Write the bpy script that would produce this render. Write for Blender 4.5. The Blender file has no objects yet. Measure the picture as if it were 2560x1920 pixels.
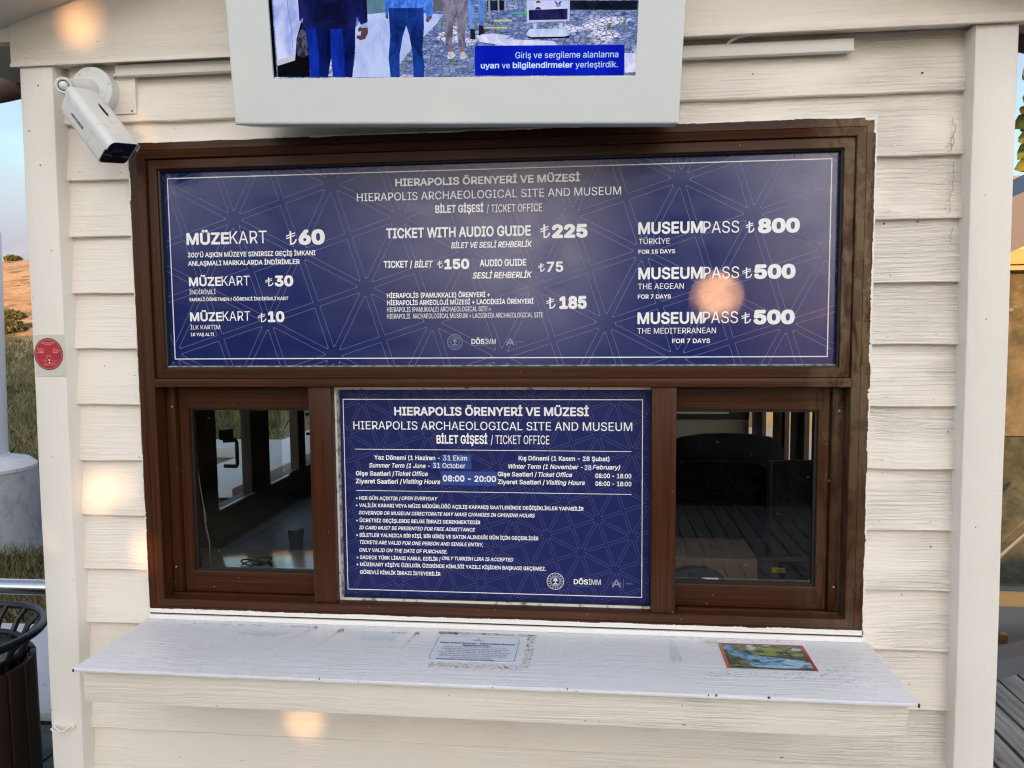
import bpy, bmesh, math, random
import numpy as np
from mathutils import Vector, Matrix, Euler
from mathutils.geometry import tessellate_polygon

SC = bpy.context.scene
COL = SC.collection
rnd = random.Random(7)
EV = 1.88

# ------------------------------------------------------------------ camera
cam = bpy.data.cameras.new('camera'); cam_o = bpy.data.objects.new('camera', cam); COL.objects.link(cam_o)
cam.sensor_fit = 'HORIZONTAL'; cam.sensor_width = 36.0; cam.lens = 1950.23 / 2560 * 36
cam.clip_start = 0.02; cam.clip_end = 2000
_r = Vector((0.99423332, 0.10686589, -0.00893212)); _u = Vector((0.00027777, 0.08072550, 0.99673633)); _f = Vector((-0.10723817, 0.99099096, -0.0802303))
_m = Matrix((_r, _u, -_f)).transposed().to_4x4(); _m.translation = Vector((0.27079, -1.9, 1.6))
cam_o.matrix_world = _m
SC.camera = cam_o

# ------------------------------------------------------------------ world, sun, exposure
SUN_EL = math.radians(4.0); SUN_AZ = math.radians(171.3)
W = bpy.data.worlds.new('World'); SC.world = W; W.use_nodes = True
nt = W.node_tree; nt.nodes.clear()
sky = nt.nodes.new('ShaderNodeTexSky'); sky.sky_type = 'NISHITA'; sky.sun_disc = False
sky.sun_elevation = SUN_EL; sky.sun_rotation = SUN_AZ; sky.air_density = 1.0; sky.dust_density = 1.6; sky.ozone_density = 1.9
tc = nt.nodes.new('ShaderNodeTexCoord')
mp = nt.nodes.new('ShaderNodeMapping'); mp.inputs['Scale'].default_value = (1.0, 1.0, 2.6)
nz = nt.nodes.new('ShaderNodeTexNoise'); nz.inputs['Scale'].default_value = 3.1; nz.inputs['Detail'].default_value = 7; nz.inputs['Roughness'].default_value = 0.55
rmp = nt.nodes.new('ShaderNodeMapRange'); rmp.inputs['From Min'].default_value = 0.32; rmp.inputs['From Max'].default_value = 0.55
mixc = nt.nodes.new('ShaderNodeMix'); mixc.data_type = 'RGBA'
mixc.inputs[7].default_value = (1, 1, 1, 1)
dotn = nt.nodes.new('ShaderNodeVectorMath'); dotn.operation = 'DOT_PRODUCT'; dotn.inputs[1].default_value = (math.sin(SUN_AZ), math.cos(SUN_AZ), 0.05)
dr_ = nt.nodes.new('ShaderNodeMapRange'); dr_.inputs['From Min'].default_value = -0.2; dr_.inputs['From Max'].default_value = 1.0
cc = nt.nodes.new('ShaderNodeMix'); cc.data_type = 'RGBA'; cc.inputs[6].default_value = (1.02, .93, 1.20, 1); cc.inputs[7].default_value = (8.6, 8.2, 8.0, 1)
sq = nt.nodes.new('ShaderNodeMath'); sq.operation = 'POWER'; sq.inputs[1].default_value = 2.0
bg = nt.nodes.new('ShaderNodeBackground'); bg.inputs['Strength'].default_value = 0.15
wo = nt.nodes.new('ShaderNodeOutputWorld')
L = nt.links.new
L(tc.outputs['Generated'], mp.inputs['Vector']); L(mp.outputs['Vector'], nz.inputs['Vector']); L(nz.outputs['Fac'], rmp.inputs['Value'])
L(tc.outputs['Generated'], dotn.inputs[0]); L(dotn.outputs['Value'], dr_.inputs['Value']); L(dr_.outputs['Result'], sq.inputs[0]); L(sq.outputs[0], cc.inputs[0]); L(cc.outputs[2], mixc.inputs[7])
sxz = nt.nodes.new('ShaderNodeSeparateXYZ'); L(tc.outputs['Generated'], sxz.inputs[0])
el = nt.nodes.new('ShaderNodeMapRange'); el.inputs['From Min'].default_value = .07; el.inputs['From Max'].default_value = .17; el.inputs['To Min'].default_value = 1.0; el.inputs['To Max'].default_value = .45
L(sxz.outputs['Z'], el.inputs['Value']); mu_ = nt.nodes.new('ShaderNodeMath'); mu_.operation = 'MULTIPLY'
side = nt.nodes.new('ShaderNodeMath'); side.operation = 'MAXIMUM'; L(el.outputs[0], side.inputs[0]); L(dr_.outputs['Result'], side.inputs[1])
L(rmp.outputs['Result'], mu_.inputs[0]); L(side.outputs[0], mu_.inputs[1]); L(mu_.outputs[0], mixc.inputs[0]); L(sky.outputs['Color'], mixc.inputs[6]); L(mixc.outputs[2], bg.inputs['Color']); L(bg.outputs[0], wo.inputs[0])

sl = bpy.data.lights.new('sun', 'SUN'); sl.energy = 2.6; sl.angle = math.radians(0.53); sl.color = (1.0, 0.50, 0.21)
so = bpy.data.objects.new('sun', sl); COL.objects.link(so)
SUNV = Vector((math.cos(SUN_EL) * math.sin(SUN_AZ), math.cos(SUN_EL) * math.cos(SUN_AZ), math.sin(SUN_EL)))
so.rotation_euler = SUNV.to_track_quat('Z', 'Y').to_euler(); so.location = (3, -12, 6)

SC.view_settings.view_transform = 'Standard'; SC.view_settings.look = 'None'
SC.view_settings.gamma = 1; SC.view_settings.use_curve_mapping = False
SC.view_settings.exposure = EV
SC.render.engine = 'CYCLES'; SC.render.filter_size = 1.2; SC.cycles.pixel_filter_type = 'BLACKMAN_HARRIS'; SC.cycles.filter_width = 1.2
SC.cycles.max_bounces = 8; SC.cycles.diffuse_bounces = 4; SC.cycles.glossy_bounces = 4
SC.cycles.transparent_max_bounces = 24; SC.cycles.use_denoising = True; SC.cycles.sample_clamp_indirect = 4
SC.cycles.caustics_reflective = False; SC.cycles.caustics_refractive = False

# ------------------------------------------------------------------ object helpers
def mesh_obj(name, verts, faces, mat=None, parent=None, smooth=False, mats=None, midx=None):
    me = bpy.data.meshes.new(name); me.from_pydata([tuple(v) for v in verts], [], faces); me.update()
    o = bpy.data.objects.new(name, me); COL.objects.link(o)
    for m in (mats or ([mat] if mat else [])): me.materials.append(m)
    if midx is not None: me.polygons.foreach_set('material_index', midx)
    if smooth: me.polygons.foreach_set('use_smooth', [True] * len(me.polygons))
    if parent: o.parent = parent
    return o

def thing(name, label, cat, group=None):
    o = bpy.data.objects.new(name, None); COL.objects.link(o); o.empty_display_size = .1
    o['label'] = label; o['category'] = cat
    if group: o['group'] = group
    return o

def tag(o, label, cat, group=None):
    o['label'] = label; o['category'] = cat
    if group: o['group'] = group
    return o

def struct(o): o['kind'] = 'structure'; return o
def stuff(o, label=None, cat=None):
    o['kind'] = 'stuff'
    if label: o['label'] = label; o['category'] = cat
    return o

class MB:
    def __init__(s): s.v = []; s.f = []; s.mi = []
    def add(s, V, F, mi=0):
        n = len(s.v); s.v += [tuple(v) for v in V]; s.f += [tuple(i + n for i in f) for f in F]; s.mi += [mi] * len(F)
    def box(s, x0, x1, y0, y1, z0, z1, b=0.0, mi=0, M=None):
        bm = bmesh.new(); bmesh.ops.create_cube(bm, size=1)
        for v in bm.verts: v.co = Vector(((x0 + x1) / 2 + v.co.x * (x1 - x0), (y0 + y1) / 2 + v.co.y * (y1 - y0), (z0 + z1) / 2 + v.co.z * (z1 - z0)))
        if b > 0: bmesh.ops.bevel(bm, geom=bm.edges[:], offset=b, segments=2, affect='EDGES', profile=.6)
        if M: bm.transform(M)
        bm.verts.index_update(); s.add([v.co[:] for v in bm.verts], [[v.index for v in f.verts] for f in bm.faces], mi); bm.free(); return s
    def tube(s, pts, r, n=10, mi=0, cap=True):
        pts = [Vector(p) for p in pts]; rr = r if isinstance(r, (list, tuple)) else [r] * len(pts)
        V = []; F = []; prev = None
        for i, p in enumerate(pts):
            d = (pts[min(i + 1, len(pts) - 1)] - pts[max(i - 1, 0)]).normalized()
            a = prev if prev is not None else (Vector((0, 0, 1)) if abs(d.z) < .9 else Vector((1, 0, 0)))
            a = (a - d * a.dot(d)).normalized(); prev = a; b = d.cross(a)
            for k in range(n):
                t = 2 * math.pi * k / n; V.append(p + a * math.cos(t) * rr[i] + b * math.sin(t) * rr[i])
        for i in range(len(pts) - 1):
            for k in range(n): F.append((i * n + k, i * n + (k + 1) % n, (i + 1) * n + (k + 1) % n, (i + 1) * n + k))
        if cap: F.append(tuple(range(n - 1, -1, -1))); F.append(tuple((len(pts) - 1) * n + k for k in range(n)))
        s.add(V, F, mi); return s
    def disc(s, c, nrm, r, h, n=32, mi=0, chamf=0.0):
        c = Vector(c); d = Vector(nrm).normalized(); e = [(0, r)]
        pts = [c, c + d * (h - chamf), c + d * h] if chamf else [c, c + d * h]
        s.tube(pts, [r, r, r - chamf] if chamf else [r, r], n, mi); return s
    def build(s, name, mat, parent=None, smooth=False, mats=None):
        o = mesh_obj(name, s.v, s.f, mat, parent, False, mats, s.mi if mats else None)
        if smooth:
            o.data.polygons.foreach_set('use_smooth', [True] * len(o.data.polygons))
            try: o.data.set_sharp_from_angle(angle=math.radians(40))
            except Exception: pass
        return o

def box(name, x0, x1, y0, y1, z0, z1, mat, parent=None, b=0.0):
    return MB().box(x0, x1, y0, y1, z0, z1, b).build(name, mat, parent, smooth=b > 0)

# ------------------------------------------------------------------ materials
def srgb(r, g, b):
    f = lambda c: (c / 255 / 12.92) if c / 255 <= .04045 else ((c / 255 + .055) / 1.055) ** 2.4
    return (f(r), f(g), f(b), 1)

def new_mat(name, base=(.8, .8, .8), rough=.5, metal=0.0, spec=.5):
    m = bpy.data.materials.new(name); m.use_nodes = True; b = m.node_tree.nodes['Principled BSDF']
    b.inputs['Base Color'].default_value = (*base[:3], 1); b.inputs['Roughness'].default_value = rough
    b.inputs['Metallic'].default_value = metal; b.inputs['Specular IOR Level'].default_value = spec
    return m, m.node_tree, b

def pos(nt, scale, rand=30.0, obj=True):
    g = nt.nodes.new('ShaderNodeNewGeometry'); mp = nt.nodes.new('ShaderNodeVectorMath'); mp.operation = 'MULTIPLY'
    mp.inputs[1].default_value = scale
    src = g.outputs['Position']
    if rand:
        oi = nt.nodes.new('ShaderNodeObjectInfo'); mu = nt.nodes.new('ShaderNodeMath'); mu.operation = 'MULTIPLY'; mu.inputs[1].default_value = rand
        nt.links.new(oi.outputs['Random'], mu.inputs[0]); ad = nt.nodes.new('ShaderNodeVectorMath'); ad.operation = 'ADD'
        nt.links.new(src, ad.inputs[0]); nt.links.new(mu.outputs[0], ad.inputs[1]); src = ad.outputs[0]
    nt.links.new(src, mp.inputs[0]); return mp.outputs[0]

def noise(nt, vec, scale=1.0, detail=4, rough=.5, dist=0.0):
    n = nt.nodes.new('ShaderNodeTexNoise'); n.inputs['Scale'].default_value = scale; n.inputs['Detail'].default_value = detail
    n.inputs['Roughness'].default_value = rough; n.inputs['Distortion'].default_value = dist
    nt.links.new(vec, n.inputs['Vector']); return n.outputs['Fac']

def ramp(nt, fac, a, b, lo=0.0, hi=1.0):
    r = nt.nodes.new('ShaderNodeMapRange'); r.inputs['From Min'].default_value = a; r.inputs['From Max'].default_value = b
    r.inputs['To Min'].default_value = lo; r.inputs['To Max'].default_value = hi
    nt.links.new(fac, r.inputs['Value']); return r.outputs['Result']

def mixcol(nt, fac, c1, c2):
    m = nt.nodes.new('ShaderNodeMix'); m.data_type = 'RGBA'
    if isinstance(fac, (int, float)): m.inputs[0].default_value = fac
    else: nt.links.new(fac, m.inputs[0])
    for i, c in ((6, c1), (7, c2)):
        if isinstance(c, (tuple, list)): m.inputs[i].default_value = (*c[:3], 1)
        else: nt.links.new(c, m.inputs[i])
    return m.outputs[2]

def math_(nt, op, a, b):
    m = nt.nodes.new('ShaderNodeMath'); m.operation = op
    for i, v in ((0, a), (1, b)):
        if isinstance(v, (int, float)): m.inputs[i].default_value = v
        else: nt.links.new(v, m.inputs[i])
    return m.outputs[0]

def bump(nt, b, h, strength=.3, dist=.002):
    bp = nt.nodes.new('ShaderNodeBump'); bp.inputs['Strength'].default_value = strength; bp.inputs['Distance'].default_value = dist
    nt.links.new(h, bp.inputs['Height']); nt.links.new(bp.outputs[0], b.inputs['Normal']); return bp

def painted(name, base, grain, amp, dirt=.25, rough=.42, speck=True, smoothlvl=.5):
    m, nt, b = new_mat(name, base, rough)
    v = pos(nt, grain)
    warp = noise(nt, pos(nt, (2.5, 2.5, 2.5)), 1.0, 2)
    ad = nt.nodes.new('ShaderNodeVectorMath'); ad.operation = 'ADD'; nt.links.new(v, ad.inputs[0])
    sc = nt.nodes.new('ShaderNodeVectorMath'); sc.operation = 'SCALE'; nt.links.new(warp, sc.inputs[0]); sc.inputs['Scale'].default_value = 5.0
    nt.links.new(sc.outputs[0], ad.inputs[1])
    g = noise(nt, ad.outputs[0], 1.0, 5, .62)
    g2 = ramp(nt, g, .35, .62)
    area = ramp(nt, noise(nt, pos(nt, (3.5, 3.5, 9.0)), 1.0, 3), .36, .6, .12, 1.0)
    if name == 'painted_siding':
        gg = nt.nodes.new('ShaderNodeNewGeometry'); sx = nt.nodes.new('ShaderNodeSeparateXYZ'); nt.links.new(gg.outputs['Position'], sx.inputs[0])
        area = math_(nt, 'MULTIPLY', area, ramp(nt, sx.outputs['X'], 0, .9, .5, 1.6))
    h = math_(nt, 'MULTIPLY', g2, area)
    fine = noise(nt, pos(nt, (260, 260, 260), 0), 1.0, 2)
    h2 = math_(nt, 'ADD', h, math_(nt, 'MULTIPLY', fine, smoothlvl * .35))
    bump(nt, b, h2, 1.0, amp)
    stain = ramp(nt, noise(nt, pos(nt, (4, 4, 7)), 1.0, 5, .6), .5, .8, 0, dirt)
    c = mixcol(nt, stain, base, tuple(x * k for x, k in zip(base, (.80, .74, .64))))
    if speck:
        sp = ramp(nt, noise(nt, pos(nt, (95, 95, 95)), 1.0, 1, .4), 0.805, .83)
        c = mixcol(nt, sp, c, (.16, .12, .08))
    nt.links.new(c, b.inputs['Base Color'])
    rr = ramp(nt, noise(nt, pos(nt, (12, 12, 12)), 1.0, 3), .3, .7, rough - .07, rough + .12); nt.links.new(rr, b.inputs['Roughness'])
    return m

PAINT = (.84, .785, .695)
M_SIDING = painted('painted_siding', PAINT, (4.0, 4.0, 150.0), .0017)
M_POST = painted('painted_post', (.82, .785, .715), (60, 60, 4.0), .0006, .15, .4, smoothlvl=1.6)
M_BEAM = painted('painted_beam', (.83, .77, .675), (4.0, 4.0, 60.0), .0012, .2, .45)
M_SOFFIT = painted('painted_soffit', (.60, .58, .54), (4.0, 20.0, 20.0), .0006, .2, .6)
M_COUNTER = painted('painted_counter', (.78, .795, .82), (3.0, 110.0, 60.0), .0008, .2, .26)
M_WHITE, nt_, b_ = new_mat('fresh_white_paint', (.84, .83, .79), .4)
bump(nt_, b_, noise(nt_, pos(nt_, (90, 90, 90)), 1, 3), .5, .0012)
M_WALL_IN, *_ = new_mat('interior_cream_wall', (.42, .38, .28), .7)
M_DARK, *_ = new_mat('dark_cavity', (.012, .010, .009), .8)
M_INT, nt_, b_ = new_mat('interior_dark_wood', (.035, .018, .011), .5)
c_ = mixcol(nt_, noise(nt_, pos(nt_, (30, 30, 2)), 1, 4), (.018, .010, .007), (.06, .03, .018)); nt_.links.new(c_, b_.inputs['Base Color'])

def brown(name, scale, stained=False):
    m, nt, b = new_mat(name, (.06, .02, .01), .27, 0, .22)
    g = noise(nt, pos(nt, scale, 9), 1.0, 6, .68, .2)
    big = noise(nt, pos(nt, tuple(x * .12 for x in scale), 9), 1.0, 2)
    gf = ramp(nt, g, .3, .68)
    c = mixcol(nt, gf, (.020, .0065, .0025), (.094, .031, .0105))
    c = mixcol(nt, ramp(nt, big, .3, .7, 0, .45), c, (.034, .011, .0045))
    if stained:
        gp = nt.nodes.new('ShaderNodeNewGeometry'); sx = nt.nodes.new('ShaderNodeSeparateXYZ'); nt.links.new(gp.outputs['Position'], sx.inputs[0])
        zone = math_(nt, 'MULTIPLY', ramp(nt, sx.outputs['X'], .74, .86), ramp(nt, sx.outputs['Z'], 1.1, 1.75, .3, 1.0))
        s1 = ramp(nt, noise(nt, pos(nt, (14, 14, 14), 0), 1, 5, .65), .43, .5)
        s2 = ramp(nt, noise(nt, pos(nt, (34, 34, 9), 0), 1, 6, .68, .5), .40, .52)
        st = math_(nt, 'MULTIPLY', math_(nt, 'MULTIPLY', math_(nt, 'MAXIMUM', math_(nt, 'MULTIPLY', s1, .8), .45), zone), s2)
        c = mixcol(nt, st, c, (.21, .145, .08))
        nt.links.new(math_(nt, 'ADD', math_(nt, 'MULTIPLY', st, .3), .34), b.inputs['Roughness'])
    dust = ramp(nt, noise(nt, pos(nt, (140, 140, 140), 3), 1, 1), .795, .82)
    c = mixcol(nt, dust, c, (.45, .38, .3))
    nt.links.new(c, b.inputs['Base Color'])
    bump(nt, b, g, .5, .0006)
    return m
M_BRH = brown('brown_foil_horizontal', (2.5, 200, 200), True)
M_BRV = brown('brown_foil_vertical', (200, 200, 2.5), True)
M_BLACK, *_ = new_mat('black_rubber', (.012, .012, .013), .5)
M_SEAL, nt_, b_ = new_mat('grey_silicone', (.30, .28, .25), .6)
c_ = mixcol(nt_, ramp(nt_, noise(nt_, pos(nt_, (60, 60, 60)), 1, 4), .4, .6), (.12, .11, .10), (.42, .40, .36)); nt_.links.new(c_, b_.inputs['Base Color'])
M_BRUSH, *_ = new_mat('grey_brush_seal', (.30, .31, .32), .8)
M_STEEL, *_ = new_mat('bright_screw_steel', (.62, .62, .60), .35, .8)
M_PVC, nt_, b_ = new_mat('white_pvc', (.72, .71, .66), .4)
M_TV, nt_, b_ = new_mat('powder_coated_white', (.74, .78, .76), .34)
bump(nt_, b_, noise(nt_, pos(nt_, (420, 420, 420), 0), 1, 2), .35, .0006)
M_CAM, nt_, b_ = new_mat('camera_white_shell', (.70, .71, .69), .38)
c_ = mixcol(nt_, ramp(nt_, noise(nt_, pos(nt_, (40, 40, 40)), 1, 5, .7), .56, .75, 0, .5), (.72, .73, .71), (.32, .28, .22)); nt_.links.new(c_, b_.inputs['Base Color'])
M_GBLK, *_ = new_mat('gloss_black_glass', (.004, .004, .006), .06)
M_LENS, *_ = new_mat('camera_lens_window', (.002, .003, .008), .02)
M_INK, *_ = new_mat('dark_ink', (.03, .03, .04), .5)

def board_blue(name, a, bcol, rough, sp):
    m, nt, b = new_mat(name, a, rough, 0, sp)
    n = noise(nt, pos(nt, (1.1, 1.1, 1.6), 5), 1.0, 2)
    nt.links.new(mixcol(nt, ramp(nt, n, .3, .7), a, bcol), b.inputs['Base Color'])
    f = noise(nt, pos(nt, (700, 700, 700), 0), 1, 2)
    bump(nt, b, f, .25, .0004)
    sm = ramp(nt, noise(nt, pos(nt, (9, 9, 14), 5), 1, 5, .6), .35, .72, rough - .05, rough + .08)
    nt.links.new(sm, b.inputs['Roughness'])
    return m
M_SIGN = board_blue('blue_printed_sheet', (.0052, .0195, .138), (.0075, .0165, .112), .20, .78)
M_SIGN2 = board_blue('blue_printed_sheet_matt', (.0135, .0195, .112), (.011, .017, .10), .38, .25)
M_PATCH, *_ = new_mat('lighter_blue_patch', (.030, .070, .27), .3)
M_TXT, *_ = new_mat('white_print', (.92, .92, .92), .4)
M_LINE, *_ = new_mat('pale_blue_print', (.15, .17, .36), .36)
M_LINE2, *_ = new_mat('pale_blue_print_fine', (.080, .095, .25), .42)
M_FAINT, *_ = new_mat('grey_blue_print', (.30, .33, .45), .4)

def glass(name, tint=(.92, .95, .94), f0=.06):
    m = bpy.data.materials.new(name); m.use_nodes = True; nt = m.node_tree; nt.nodes.clear()
    out = nt.nodes.new('ShaderNodeOutputMaterial'); mx = nt.nodes.new('ShaderNodeMixShader'); tr = nt.nodes.new('ShaderNodeBsdfTransparent')
    gl = nt.nodes.new('ShaderNodeBsdfGlossy'); gl.inputs['Roughness'].default_value = .015; tr.inputs[0].default_value = (*tint, 1)
    fr = nt.nodes.new('ShaderNodeFresnel'); fr.inputs['IOR'].default_value = 1.5
    gb = nt.nodes.new('ShaderNodeNewGeometry'); nt.links.new(math_(nt, 'MULTIPLY', math_(nt, 'MULTIPLY', fr.outputs[0], math_(nt, 'SUBTRACT', 1.0, gb.outputs['Backfacing'])), 1.7), mx.inputs[0]); nt.links.new(tr.outputs[0], mx.inputs[1]); nt.links.new(gl.outputs[0], mx.inputs[2])
    # dust specks on the pane
    df = nt.nodes.new('ShaderNodeBsdfDiffuse'); df.inputs[0].default_value = (.5, .5, .48, 1); m2 = nt.nodes.new('ShaderNodeMixShader')
    d = ramp(nt, noise(nt, pos(nt, (120, 120, 120), 3), 1, 1), .775, .81, 0, .22)
    d2 = ramp(nt, noise(nt, pos(nt, (6, 6, 6), 3), 1, 5, .7), .5, .8, 0.0, .006)
    nt.links.new(math_(nt, 'ADD', d, d2), m2.inputs[0]); nt.links.new(mx.outputs[0], m2.inputs[1]); nt.links.new(df.outputs[0], m2.inputs[2])
    nt.links.new(m2.outputs[0], out.inputs[0]); return m
M_GLASS = glass('window_glass', (.92, .94, .93))

def emis(name, col, k=1.0):
    m = bpy.data.materials.new(name); m.use_nodes = True; nt = m.node_tree; nt.nodes.clear()
    out = nt.nodes.new('ShaderNodeOutputMaterial'); e = nt.nodes.new('ShaderNodeEmission'); e.inputs[0].default_value = col
    e.inputs[1].default_value = k / 2 ** EV; nt.links.new(e.outputs[0], out.inputs[0]); return m, nt, e

# ------------------------------------------------------------------ lettering helpers
import os
try: FONT = bpy.data.fonts.load(os.path.join(bpy.utils.resource_path('LOCAL'), 'datafiles', 'fonts', 'Inter.woff2'))
except Exception: FONT = None
STY = {'B': (.030, 0), 'X': (.048, 0), 'N': (.004, 0), 'T': (0, 0), 'BI': (.026, .22), 'M': (.012, 0), 'F': (.0, 0)}   # weight, slant
def raw_text(s, sty):
    """flat glyph facets: each closed outline is filled on its own, counters cut out, so overlapping outlines stay clean"""
    off, shear = STY[sty]
    c = bpy.data.curves.new('t', 'FONT'); c.body = s; c.size = 1; c.fill_mode = 'NONE'; c.shear = shear; c.resolution_u = 3
    if FONT: c.font = FONT
    o = bpy.data.objects.new('t', c); COL.objects.link(o); bpy.context.view_layer.update()
    dg = bpy.context.evaluated_depsgraph_get(); me = o.evaluated_get(dg).to_mesh()
    P = [tuple(v.co[:2]) for v in me.vertices]; nb = {}
    for e in me.edges: a, b = e.vertices; nb.setdefault(a, []).append(b); nb.setdefault(b, []).append(a)
    o.evaluated_get(dg).to_mesh_clear(); bpy.data.objects.remove(o); bpy.data.curves.remove(c)
    seen = set(); loops = []
    for st in range(len(P)):
        if st in seen or st not in nb: continue
        L = [st]; seen.add(st); cur = st
        nxt = st + 1 if st + 1 in nb[st] else nb[st][0]
        while nxt not in seen:
            L.append(nxt); seen.add(nxt); cand = [k for k in nb[nxt] if k not in seen]
            if not cand: break
            nxt = cand[0] if (nxt + 1) not in cand else nxt + 1
        if len(L) > 2: loops.append(L)
    def area(L): return sum(P[L[i - 1]][0] * P[L[i]][1] - P[L[i]][0] * P[L[i - 1]][1] for i in range(len(L))) / 2
    def inside(p, L):
        r = False
        for i in range(len(L)):
            a, b = P[L[i - 1]], P[L[i]]
            if (a[1] > p[1]) != (b[1] > p[1]) and p[0] < (b[0] - a[0]) * (p[1] - a[1]) / (b[1] - a[1]) + a[0]: r = not r
        return r
    A = [area(L) for L in loops]; big = max(range(len(A)), key=lambda i: abs(A[i])); sg = 1 if A[big] > 0 else -1
    outs = [i for i in range(len(loops)) if A[i] * sg > 0]; holes = {i: [] for i in outs}
    for i in range(len(loops)):
        if i in holes: continue
        c_ = [j for j in outs if inside(P[loops[i][0]], loops[j])]
        if c_: holes[min(c_, key=lambda j: abs(A[j]))].append(i)
    V = []; F = []
    for i in outs:
        polys = [[Vector((*P[k], 0)) for k in loops[j]] for j in [i] + holes[i]]; n0 = len(V); V += [tuple(v[:2]) for q in polys for v in q]
        F += [tuple(n0 + k for k in t) for t in tessellate_polygon(polys)]
    return np.array(V), F
_cap = {}
def capheight(sty):
    if sty not in _cap:
        V, F = raw_text('H', sty); _cap[sty] = (V[:, 1].min(), V[:, 1].max())
    return _cap[sty]
def text3d(s, sty, x0, x1, zb, cap, y0=1):
    """glyphs laid out at baseline zb with cap height cap; weight comes from thin printed layers set round the outline"""
    V, F = raw_text(s, sty); lo, hi = capheight(sty); wgt = STY[sty][0] * (.7 if cap < .0135 and y0 else (.85 if cap < .03 else 1))
    sz = cap / (hi - lo + 2 * wgt); sx = (x1 - x0) / (V[:, 0].max() - V[:, 0].min() + 2 * wgt)
    sh = [(0, 0)]
    if wgt >= .01: sh = [(a * wgt, b * wgt) for a, b in ((0, 0), (1, 0), (-1, 0), (0, 1), (0, -1), (.75, .75), (-.75, .75), (.75, -.75), (-.75, -.75))]
    elif wgt > 0: sh = [(wgt, 0), (-wgt, 0)]
    T = [t for f in F for t in (((f[0], f[i], f[i + 1]) for i in range(1, len(f) - 1)))]; T = np.array(T)
    V = V[T.ravel()]; n = len(V); F = [(3 * i, 3 * i + 1, 3 * i + 2) for i in range(len(T))]; dd = np.repeat(np.arange(len(T)) % 5, 3) * 6e-6   # glyph contours overlap: keep their facets off one plane
    X = []; D = []; Z = []; FF = []
    for k, (a, b) in enumerate(sh):
        X.append(x0 + (V[:, 0] - V[:, 0].min() + wgt + a) * sx); Z.append(zb + (V[:, 1] - lo + wgt + b) * sz); D.append(dd + k * .00003); FF += [tuple(i + k * n for i in f) for f in F]
    return np.concatenate(X), np.concatenate(D), np.concatenate(Z), FF
def lettering(s, sty, x0, x1, zb, cap, y, mat, parent, name='lettering'):
    if s == '₺': return lira(x0, x1, zb, cap, y, mat, parent)
    X, D, Z, F = text3d(s, sty, x0, x1, zb, cap)
    if sty in ('T', 'F'): y -= .0003 if sty == 'T' else (.0005 if s == 'A' else 0)
    return mesh_obj(name, list(zip(X, y - D, Z)), F, mat, parent)
def stroke(pts, w, y):
    V = []; F = []
    P = [Vector((p[0], p[1])) for p in pts]
    for i, p in enumerate(P):
        d = (P[min(i + 1, len(P) - 1)] - P[max(i - 1, 0)]).normalized(); n = Vector((-d.y, d.x)) * w / 2
        V += [(p.x + n.x, y, p.y + n.y), (p.x - n.x, y, p.y - n.y)]
    for i in range(len(P) - 1): F.append((2 * i, 2 * i + 1, 2 * i + 3, 2 * i + 2))
    return V, F
def lira(x0, x1, zb, cap, y, mat, parent):
    w = x1 - x0; mb = MB(); t = cap * .13
    sx = x0 + w * .42
    pts = [(sx, zb + cap), (sx, zb + cap * .10)]
    for k in range(9):
        a = -math.pi / 2 + k / 8 * math.pi / 2 * .95; pts.append((sx + w * .08 + math.cos(a) * w * .44, zb + cap * .42 + math.sin(a) * cap * .36))
    mb.add(*stroke([(sx, zb + cap), (sx, zb + t * .5)], t, y)); mb.add(*stroke([(sx - t / 2, zb + t * .5)] + pts[2:], t * .9, y - .0001))
    for dz in (.52, .70): mb.add(*stroke([(x0, zb + cap * dz - cap * .07), (x0 + w * .86, zb + cap * dz + cap * .16)], t * .62, y - .0002))
    return mb.build('lettering', mat, parent)
def rect_line(x0, x1, z0, z1, w, y):
    mb = MB()
    for a, b, c, d in ((x0, x1, z1 - w, z1), (x0, x1, z0, z0 + w), (x0, x0 + w, z0 + w, z1 - w), (x1 - w, x1, z0 + w, z1 - w)):
        mb.add([(a, y, c), (b, y, c), (b, y, d), (a, y, d)], [(0, 1, 2, 3)])
    return mb

# ================================================================== KIOSK
kiosk = thing('ticket_kiosk', 'cream painted timber ticket kiosk with lap siding and brown framed window', 'kiosk')
SEAM = [2.250, 2.107, 1.967, 1.8247, 1.6807, 1.5385, 1.394, 1.2465, 1.101, .9555, .8095, .663, .5175, .373, .228, .083, -.06]

def board(pieces, mb=None):
    mb = MB()
    for x0, x1, z0, z1, lap in pieces:
        n = max(2, int((x1 - x0) / .06)); V = []; F = []
        top = z1 + (.010 if lap else 0)
        ph = rnd.random() * 9
        full = SEAMH
        for i in range(n + 1):
            x = x0 + (x1 - x0) * i / n; j = .0007 * math.sin(x * 23 + ph) + .0005 * math.sin(x * 61 + ph * 3)
            t0 = (z0 - full[0]) / (full[1] - full[0]); t1 = (top - full[0]) / (full[1] - full[0])
            yf = lambda t: -.010 + .0170 * t + j * .5
            V += [(x, .010, z0 + j), (x, yf(t0) + .0014, z0 + j), (x, yf(t0), z0 + .0016 + j), (x, yf((t0 + t1) / 2) + .0006 * math.sin(x * 17 + ph), (z0 + top) / 2), (x, yf(t1), top), (x, .018, top)]
        for i in range(n):
            for k in range(6):
                a = i * 6 + k; b = i * 6 + (k + 1) % 6; F.append((a, a + 6, b + 6, b))
        F.append(tuple(range(5, -1, -1))); F.append(tuple(n * 6 + k for k in range(6)))
        mb.add(V, F)
    return mb.build('siding_board', M_SIDING, kiosk, smooth=True)

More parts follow.
